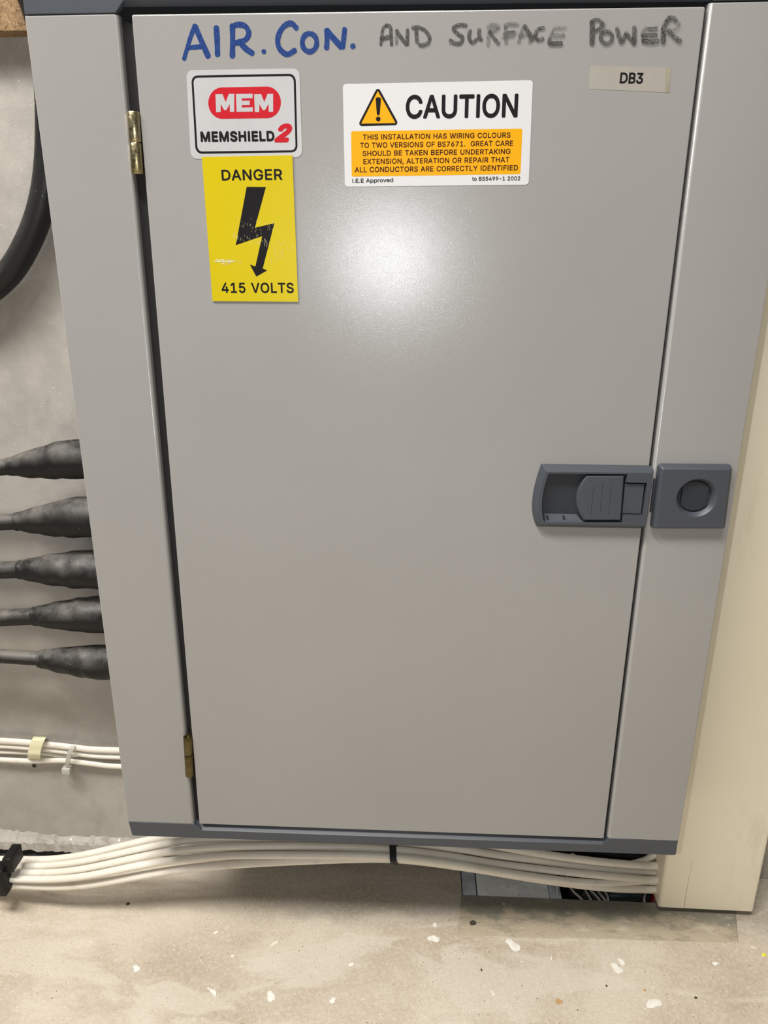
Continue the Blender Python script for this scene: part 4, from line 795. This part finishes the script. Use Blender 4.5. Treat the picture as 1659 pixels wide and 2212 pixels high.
# white flat cables clipped to the wall
WC = [('upper wide white cable of the clipped wall run', [(-90, 1597, .112), (0, 1600, .112), (60, 1604, .111), (110, 1609, .111), (155, 1614, .111), (200, 1619, .112), (262, 1621, .112), (300, 1622, .112)], 7.3),
      ('white cable directly below the upper wide one in the wall run', [(-90, 1610, .113), (0, 1612, .113), (60, 1616, .112), (110, 1621, .112), (150, 1626, .112), (200, 1633, .113), (262, 1636, .113), (300, 1637, .113)], 5.4),
      ('thin white cable that dips behind the others between the two clips', [(-90, 1622, .115), (0, 1624.5, .115), (60, 1627, .115), (100, 1629, .115), (140, 1634, .116), (180, 1630, .117)], 3.9),
      ('lowest white cable of the wall run, hanging below the rest', [(-90, 1638, .114), (0, 1641, .114), (60, 1644, .113), (110, 1643, .113), (145, 1643.5, .113), (190, 1649, .113), (230, 1654, .114), (266, 1656, .114), (300, 1657, .114)], 6.2)]
for lb, pts, r in WC:
    k = MB(); tube(k, cable(pts), r / 2060, n=14, squash=.7)
    tag(link('flat_cable', k, M_PVC), lb, 'cable', 'white cables clipped along the wall')
def strap(mb, px, Y0, thick=.0012, tw=.004, m=0):
    """band over the cables: px = pixel path down the wall"""
    P = [at(a, b_, Y) for a, b_, Y in px]; P = catmull(P, 6); rings = []
    for i, p_ in enumerate(P):
        rings.append([(p_.x - tw, p_.y - thick, p_.z), (p_.x + tw, p_.y - thick, p_.z), (p_.x + tw, p_.y + thick * .2, p_.z), (p_.x - tw, p_.y + thick * .2, p_.z)])
    mb.loft(rings, m)
e = empty('cable_clip', at(75, 1640, .118), 'cream plastic nail-in clip holding the white wall cables', 'clip')
k = MB(); strap(k, [(86, 1591, .118), (85, 1594, .1075), (80, 1605, .1055), (76, 1618, .1055), (74, 1632, .1065), (74, 1641, .117)], 0, tw=.0068, thick=.0011); link('clip_band', k, M_CLIP, e, bevel=.0005)
k = MB(); a = at(74, 1654, WY); k.loft([[(a.x + .0022 * math.cos(i * .5236), y, a.z + .0022 * math.sin(i * .5236)) for i in range(12)] for y in (WY - .0006, WY - .0001)]); link('nail_hole', k, M_PEB, e)
e = empty('cable_tie', at(148, 1662, .118), 'translucent nylon tie strapped round the white wall cables', 'cable tie')
k = MB(); strap(k, [(160, 1608, .117), (158, 1612, .1085), (153, 1622, .1065), (149, 1634, .1065), (147, 1645, .107), (145, 1654, .1085)], 0, tw=.0026, thick=.0011); link('tie_strap', k, M_TIE, e, bevel=.0004)
k = MB(); a = at(146, 1661, .111); k.box(a.x - .0045, a.x + .0045, .106, .1165, a.z - .0048, a.z + .0035, bev=.001); link('tie_head', k, M_TIE, e)

# ================================================================== TRUNKING
e = empty('trunking', (.307, .09, .008), 'tall cream plastic trunking with a hairline crack, standing off the floor beside the cabinet', 'trunking')
TX0, TX1, TY, TZ = .2592, .3560, .0665, .0085
k = MB(); pr = rrect([(TX0, WY - .0005), (TX0, TY), (TX1, TY), (TX1, WY - .0005)], [0, .0042, .0030, 0], 6)
k.loft([[(x, y, TZ + (.0012 if y < TY + .001 and x < TX0 + .006 else 0)) for x, y in pr], [(x, y, 1.9) for x, y in pr]], 0, smooth=True)
o = link('trunking_lid', k, M_CREAM, e); o.data.set_sharp_from_angle(angle=math.radians(40))
# crack running up from the lower edge
cp = [(1477, 1966), (1480, 1945), (1484, 1920), (1488, 1898), (1493, 1876), (1496, 1858)]
k = MB()
for i in range(len(cp) - 1):
    a = at(*cp[i], TY - .00008); b_ = at(*cp[i + 1], TY - .00008); wd = .00022 * (1 - i / 6)
    k.add([(a.x - wd, a.y, a.z), (a.x + wd, a.y, a.z), (b_.x + wd * .8, b_.y, b_.z), (b_.x - wd * .8, b_.y, b_.z)], [[0, 1, 2, 3]])
link('crack', k, M_CRACK, e)

# ================================================================== FLOOR CABLE RUN AND PIT
k = MB(); q = [onfloor(*a) for a in ((993, 1936), (1430, 1945), (1600, 1972), (1590, 2033), (1300, 2028), (985, 2021))]
q[2].y = min(q[2].y, .0805)
n = len(q); 
pl = [(.0565, .0813), (.345, .0813), (.3425, .0760), (.3300, .0362), (.2850, .0345), (.1600, .0330), (.0500, .0305)]
rr = random.Random(4); dense = []
for i in range(len(pl)):
    a = Vector(pl[i]); b_ = Vector(pl[(i + 1) % len(pl)]); m_ = max(2, int((b_ - a).length / .006))
    for j in range(m_):
        t = a.lerp(b_, j / m_); dense.append((t.x + rr.uniform(-.0004, .0004), t.y + (rr.uniform(-.0005, .0005) if t.y < .07 else 0)))
k.loft([[(x, y, -.0005) for x, y in dense], [(x, y, .0004) for x, y in dense], [(x, y, .0008) for x, y in inset(dense, .0008)]], 0)
tag(link('cement_strip', k, M_DIRTY), 'dirty grey cement strip let into the floor in front of the open pit', 'floor strip')
k = MB()
a = onfloor(1060, 1895); k.box(.0745, .1515, .086, .260, -.012, -.0035, bev=.001)
tag(link('steel_plate', k, M_GALV), 'dusty pale galvanised plate lying in the pit', 'plate')
k = MB(); k.box(.0585, .0735, .084, .20, -.018, -.0065, bev=.001)
tag(link('steel_bracket', k, M_GALV_DK), 'dark steel bracket at the left-hand end of the pit beside the pale plate', 'bracket')
k = MB(); k.box(.1525, .1650, .086, .20, -.018, -.0065, bev=.0008)
tag(link('steel_bracket', k, M_GALV_DK), 'narrow dark steel bracket between the pale plate and the thin wires', 'bracket')
tw = [[(1195, 1880), (1202, 1905), (1206, 1945)], [(1228, 1905), (1238, 1925), (1262, 1950)], [(1262, 1915), (1270, 1932), (1280, 1952)], [(1272, 1915), (1285, 1932), (1300, 1952)], [(1290, 1918), (1298, 1933), (1312, 1952)], [(1303, 1918), (1311, 1932), (1316, 1952)], [(1388, 1918), (1394, 1930), (1392, 1948)]]
wl = ['first thin grey wire in the pit, next to the pale plate', 'thin grey wire bending away from the plate in the pit', 'third thin grey wire in the pit', 'fourth thin grey wire, middle of the slanting group in the pit', 'fifth thin grey wire in the pit, in the slanting group', 'sixth thin grey wire, end of the slanting group in the pit', 'single pale kinked wire in the pit near the trunking']
for lb, pts in zip(wl, tw):
    P = [at(px, py, .115 - .012 * j) for j, (px, py) in enumerate(pts)]; P = [P[0] + Vector((-.004, .02, .02))] + P + [P[-1] + Vector((.006, -.006, -.02))]
    k = MB(); tube(k, P, .0013, n=8, k=5); tag(link('thin_wire', k, M_PVC2), lb, 'wire', 'thin wires in the floor pit')
k = MB(); P = [at(1412, 1905, .12), at(1416, 1925, .11), at(1414, 1950, .10)]; tube(k, [P[0] + Vector((.01, .03, .02))] + P + [P[-1] + Vector((0, 0, -.02))], .0048, n=10)
tag(link('red_cable', k, M_REDW), 'short stub of dark red cable in the pit beside the trunking', 'cable')
k = MB(); P = [at(1325, 1935, .12), at(1370, 1934, .12), at(1400, 1936, .12)]; tube(k, [P[0] + Vector((-.03, .01, -.01))] + P, .006, n=12)
tag(link('sleeved_cable', k, plain('dark_teal_sleeve', (.02, .028, .032), .5)), 'dark blue-grey sleeved cable lying in the pit', 'cable')

BUN = [
 ('rearmost white floor cable, touching the foot of the wall', [(-120, 1866, .075), (0, 1856, .07), (60, 1858, .067), (120, 1857, .063), (190, 1846, .06), (260, 1829, .056), (330, 1812, .054), (420, 1800, .056), (560, 1796, .06), (760, 1800, .062), (950, 1815, .062), (1120, 1838, .068), (1290, 1861, .078), (1425, 1872, .09)], 7.0, 0),
 ('second white floor cable from the rear', [(-120, 1880, .060), (0, 1870, .058), (60, 1872, .055), (120, 1870, .051), (190, 1860, .048), (260, 1844, .045), (330, 1828, .043), (400, 1815, .043), (500, 1810, .045), (640, 1812, .048), (850, 1822, .05), (1000, 1841, .054), (1150, 1864, .066), (1290, 1882, .078), (1425, 1890, .09)], 6.8, 0),
 ('third white floor cable from the rear, with a dark gap behind it', [(-120, 1893, .050), (0, 1884, .047), (60, 1886, .044), (120, 1886, .041), (190, 1877, .038), (260, 1861, .036), (330, 1846, .035), (400, 1834, .035), (500, 1828, .038), (640, 1829, .043), (850, 1835, .046), (1000, 1855, .050), (1120, 1872, .060), (1290, 1893, .074), (1425, 1898, .088)], 6.6, 0),
 ('fourth white floor cable, second from the front', [(-120, 1904, .043), (0, 1897, .039), (60, 1899, .036), (120, 1900, .033), (190, 1893, .031), (260, 1878, .030), (340, 1862, .030), (420, 1853, .031), (520, 1847, .034), (680, 1843, .039), (850, 1845, .042), (1000, 1863, .047), (1120, 1883, .057), (1290, 1902, .072), (1425, 1906, .087)], 6.6, 0),
 ('frontmost white floor cable, lowest of the bundle', [(-120, 1912, .046), (0, 1908, .042), (60, 1913, .039), (130, 1916, .036), (190, 1912, .034), (260, 1900, .033), (340, 1885, .032), (430, 1873, .033), (550, 1864, .036), (700, 1857, .040), (850, 1854, .043), (1000, 1869, .047), (1120, 1892, .057), (1290, 1914, .072), (1425, 1917, .087)], 7.4, 0),
 ('short pale cable rising from the pit behind the bundle', [(1235, 1850, .085), (1280, 1868, .09), (1320, 1873, .093), (1365, 1866, .094), (1400, 1855, .095), (1425, 1838, .096)], 6.0, 0),
 ('pale cable end tucked beside the trunking above the bundle', [(1370, 1888, .108), (1395, 1882, .102), (1420, 1876, .1), (1440, 1868, .10)], 8.5, 1),
]
GX = [-.56 + i * .0165 for i in range(51)]                # common stations along the run, so that the cables can be laid side by side
def resample(P):
    C_ = catmull(P, 10); out = []
    for x in GX:
        if x <= C_[0].x: out.append(Vector((x, C_[0].y, C_[0].z))); continue
        for a, b_ in zip(C_, C_[1:]):
            if a.x <= x <= b_.x: out.append(a.lerp(b_, (x - a.x) / max(b_.x - a.x, 1e-9))); break
        else: break
    return out
RC = [r / 1840 for _, _, r, _ in BUN[:5]]; LAID = [resample(cable(p_)) for _, p_, _, _ in BUN[:5]]
NS = min(len(q) for q in LAID)
for i in range(NS):
    for it in range(120):
        for a in range(5):
            for b_ in range(a + 1, 5):
                d_ = LAID[b_][i] - LAID[a][i]; d_.x = 0; need = (RC[a] + RC[b_]) * 1.12; ln_ = max(d_.length, 1e-6)
                if ln_ < need:
                    q = d_ / ln_ if d_.length > 1e-6 else Vector((0, -1, 0)); mv = q * (need - ln_) * .5; mv.z *= .45
                    LAID[a][i] -= mv; LAID[b_][i] += mv
            LAID[a][i].z = max(LAID[a][i].z, RC[a] + .0006)
            if LAID[a][i].x < .05: LAID[a][i].y = min(LAID[a][i].y, WY - .012 - RC[a])
for it in range(2):
    for L_c in LAID:
        for i in range(1, NS - 1):
            L_c[i].y = (L_c[i - 1].y + 2 * L_c[i].y + L_c[i + 1].y) / 4; L_c[i].z = (L_c[i - 1].z + 2 * L_c[i].z + L_c[i + 1].z) / 4
for bi, (lb, pts, r, mt) in enumerate(BUN):
    if bi < 5:
        k = MB(); P = LAID[bi][:NS] + [at(1425, pts[-1][1], LAID[bi][NS - 1].y)]; P[-1].x = TX0 + .001; P[-1].z = P[-2].z
        tube(k, P, RC[bi], n=14, k=3)
        tag(link('white_cable', k, M_PVC), lb, 'cable', 'white cables run along the floor under the cabinet'); continue
    k = MB(); P = cable(pts)
    for q in P: q.z = max(q.z, r / 2330 + .001) if q.x < .05 else q.z
    tube(k, P, r / 1760, n=14, k=8)
    tag(link('white_cable', k, M_PVC2 if mt else M_PVC), lb, 'cable', 'white cables run along the floor under the cabinet')
k = MB(); ii = min(range(NS), key=lambda i: abs(LAID[0][i].x + .0155)); x_ = LAID[0][ii].x
hull = []
for q in range(36):                                            # a taut band: the outline of the five cables at this station
    a_ = 2 * math.pi * q / 36; dv = Vector((0, math.cos(a_), math.sin(a_)))
    hull.append((max(L_c[ii].dot(dv) + r_c for L_c, r_c in zip(LAID, RC)) + .0003, dv))
pts_ = []
for (h0, d0), (h1, d1) in zip(hull, hull[1:] + hull[:1]):     # corners where neighbouring tangent lines meet
    det = d0.y * d1.z - d0.z * d1.y; pts_.append(((h0 * d1.z - h1 * d0.z) / det, (d0.y * h1 - d1.y * h0) / det))
cy_ = sum(p_[0] for p_ in pts_) / 36; cz_ = sum(p_[1] for p_ in pts_) / 36; rings = []
for py_, pz_ in pts_ + pts_[:1]:
    o_ = Vector((py_ - cy_, pz_ - cz_)).normalized() * .0011; sh = (cz_ - pz_) * .12
    rings.append([(x_ - .0033 + sh, py_, pz_), (x_ + .0033 + sh, py_, pz_), (x_ + .0033 + sh, py_ + o_.x, pz_ + o_.y), (x_ - .0033 + sh, py_ + o_.x, pz_ + o_.y)])
k.loft(rings, cap0=False, cap1=False)
tag(link('black_tie', k, M_BLKPL), 'thin black cable tie round the white bundle below the middle of the cabinet', 'cable tie')
e = empty('cable_saddle', at(8, 1900, .04), 'black plastic tie block gripping the white floor cables at the picture edge', 'cable tie')
k = MB(); a = at(18, 1852, .034); k.box(a.x - .0050, a.x + .0046, .030, .052, a.z - .016, a.z + .001, bev=.0012); link('tie_block', k, M_BLKPL, e)
k = MB(); a = at(-2, 1888, .028); k.box(a.x - .016, a.x + .0052, .0245, .040, a.z - .026, a.z + .006, bev=.0015); link('tie_body', k, M_BLKPL, e)

# ================================================================== DEBRIS ON THE FLOOR
def lump(mb, cpt, r, h, seed, n=9, stretch=1.0, ang=0.0):
    q = random.Random(seed); ring = []
    for i in range(n):
        a = 2 * math.pi * i / n; rr_ = r * (q.uniform(.7, 1.15) if n < 20 else (.85 + .2 * math.sin(2 * a + seed) + .12 * math.sin(3 * a + 2 * seed)) * q.uniform(.85, 1.1)); x, y = rr_ * math.cos(a) * stretch, rr_ * math.sin(a); ring.append((x * math.cos(ang) - y * math.sin(ang), x * math.sin(ang) + y * math.cos(ang)))
    rings = [[(cpt.x + x, cpt.y + y, cpt.z + .0001) for x, y in ring], [(cpt.x + x * 1.0, cpt.y + y, cpt.z + h * .5) for x, y in ring], [(cpt.x + x * .6, cpt.y + y * .6, cpt.z + h) for x, y in ring]]
    mb.loft(rings)
DB = [('pebble', (1021, 1995), .0026, .0030, M_PEB, 'dark round pebble on the cement strip by the pit', 1.3, 0), ('plaster_flake', (940, 1998), .0034, .0012, M_FLAKE, 'angular white flake on the floor before the cement strip', .8, 1.2),
      ('plaster_flake', (937, 2028), .0050, .0008, M_FLAKE, 'larger whitish smear of plaster just in front of the angular flake', 1.2, 0), ('plaster_flake', (1109, 2042), .0060, .0006, M_FLAKE, 'long pale plaster patch in front of the cement strip', 1.5, -.5),
      ('plaster_flake', (1333, 2092), .0054, .0007, M_FLAKE, 'round white plaster spot on open floor in front of the pit', 1.2, 0), ('plaster_flake', (1191, 2071), .0021, .0014, M_FLAKE, 'small curled white sliver on the floor', .5, .3),
      ('plaster_flake', (1546, 2082), .0026, .0010, M_FLAKE, 'small white chip on the floor below the trunking', 1.4, -.3), ('yellow_disc', (1650, 2063), .0022, .0010, M_YDOT, 'tiny bright yellow plastic dot on the floor', 1, 0),
      ('chip_of_stone', (1207, 2164), .0028, .0010, M_TAN, 'flat orange-brown chip on the open floor', 1.3, -.3), ('pebble', (1310, 2130), .0011, .0012, M_PEB, 'tiny dark crumb beside the round plaster spot', 1, 0),
      ('pebble', (1503, 2156), .0013, .0015, M_PEB, 'tiny black crumb on the floor below the trunking', 1, 0), ('pebble', (1392, 2139), .0012, .0012, M_TAN, 'tiny brown crumb on the open floor', 1, 0),
      ('pebble', (276, 1953), .0018, .0018, M_PEB, 'dark crumb on the floor below the bright part of the cable bundle', 1.3, .4), ('pebble', (1040, 2096), .0016, .0012, M_PEB, 'thin dark splinter on the floor left of the plaster spot', .5, .3),
      ('plaster_flake', (1412, 2168), .0060, .0006, M_FLAKE, 'ragged whitish patch near the front of the floor', 1.3, .3), ('wood_splinter', (1628, 2048), .0030, .0010, M_FLAKE, 'pale thin splinter beside the yellow dot', .25, 1.0),
      ('plaster_flake', (295, 2092), .0040, .0006, M_FLAKE, 'small white plaster fleck on the brightest part of the floor', 1.1, 0), ('plaster_flake', (585, 2153), .0052, .0006, M_FLAKE, 'pale plaster patch near the front edge of the floor', 1.0, .3),
      ('plaster_flake', (719, 2161), .0030, .0006, M_FLAKE, 'small pale patch next to the front plaster patch', 1.2, 0)]
cnt = {}
for i, (nm, px, r, h, m_, lb, st_, an) in enumerate(DB):
    k = MB(); z = .0008 if px[0] > 985 and px[1] < 2020 else 0.0
    lump(k, onfloor(*px, z), r, h, i, n=14 if nm == 'yellow_disc' else (20 if nm == 'plaster_flake' else 9), stretch=st_, ang=an)
    tag(link(nm, k, m_), lb, {'pebble': 'pebble', 'plaster_flake': 'flake', 'yellow_disc': 'disc', 'chip_of_stone': 'chip', 'wood_splinter': 'splinter'}[nm], {'pebble': 'crumbs on the floor', 'plaster_flake': 'plaster flakes on the floor'}.get(nm))
rr = random.Random(8); k = MB()
for i in range(2600):
    x = rr.uniform(-.48, .42); y = rr.uniform(-.20, .078)
    if y > .02 and rr.random() < .4: continue
    r = rr.uniform(.0002, .0006) * (1.7 if rr.random() < .05 else 1); z = .0008 if (.06 < x < .32 and .04 < y) else 0
    a = rr.uniform(0, 6.28); P = [(x + r * math.cos(a + t), y + r * math.sin(a + t) * rr.uniform(.6, 1), z) for t in (0, 1.57, 3.14, 4.71)]
    k.add(P + [(x, y, z + r * .9)], [[0, 1, 4], [1, 2, 4], [2, 3, 4], [3, 0, 4]], rr.choice((3, 3, 1, 1, 1, 2, 2, 0)))
g_ = link('grit', k, [M_PEB, M_FLAKE, M_TAN, plain('brown_sand', (.24, .17, .11), .8)])
tag(g_, 'fine scattered sand and grit on the concrete floor', 'grit', kind='stuff')
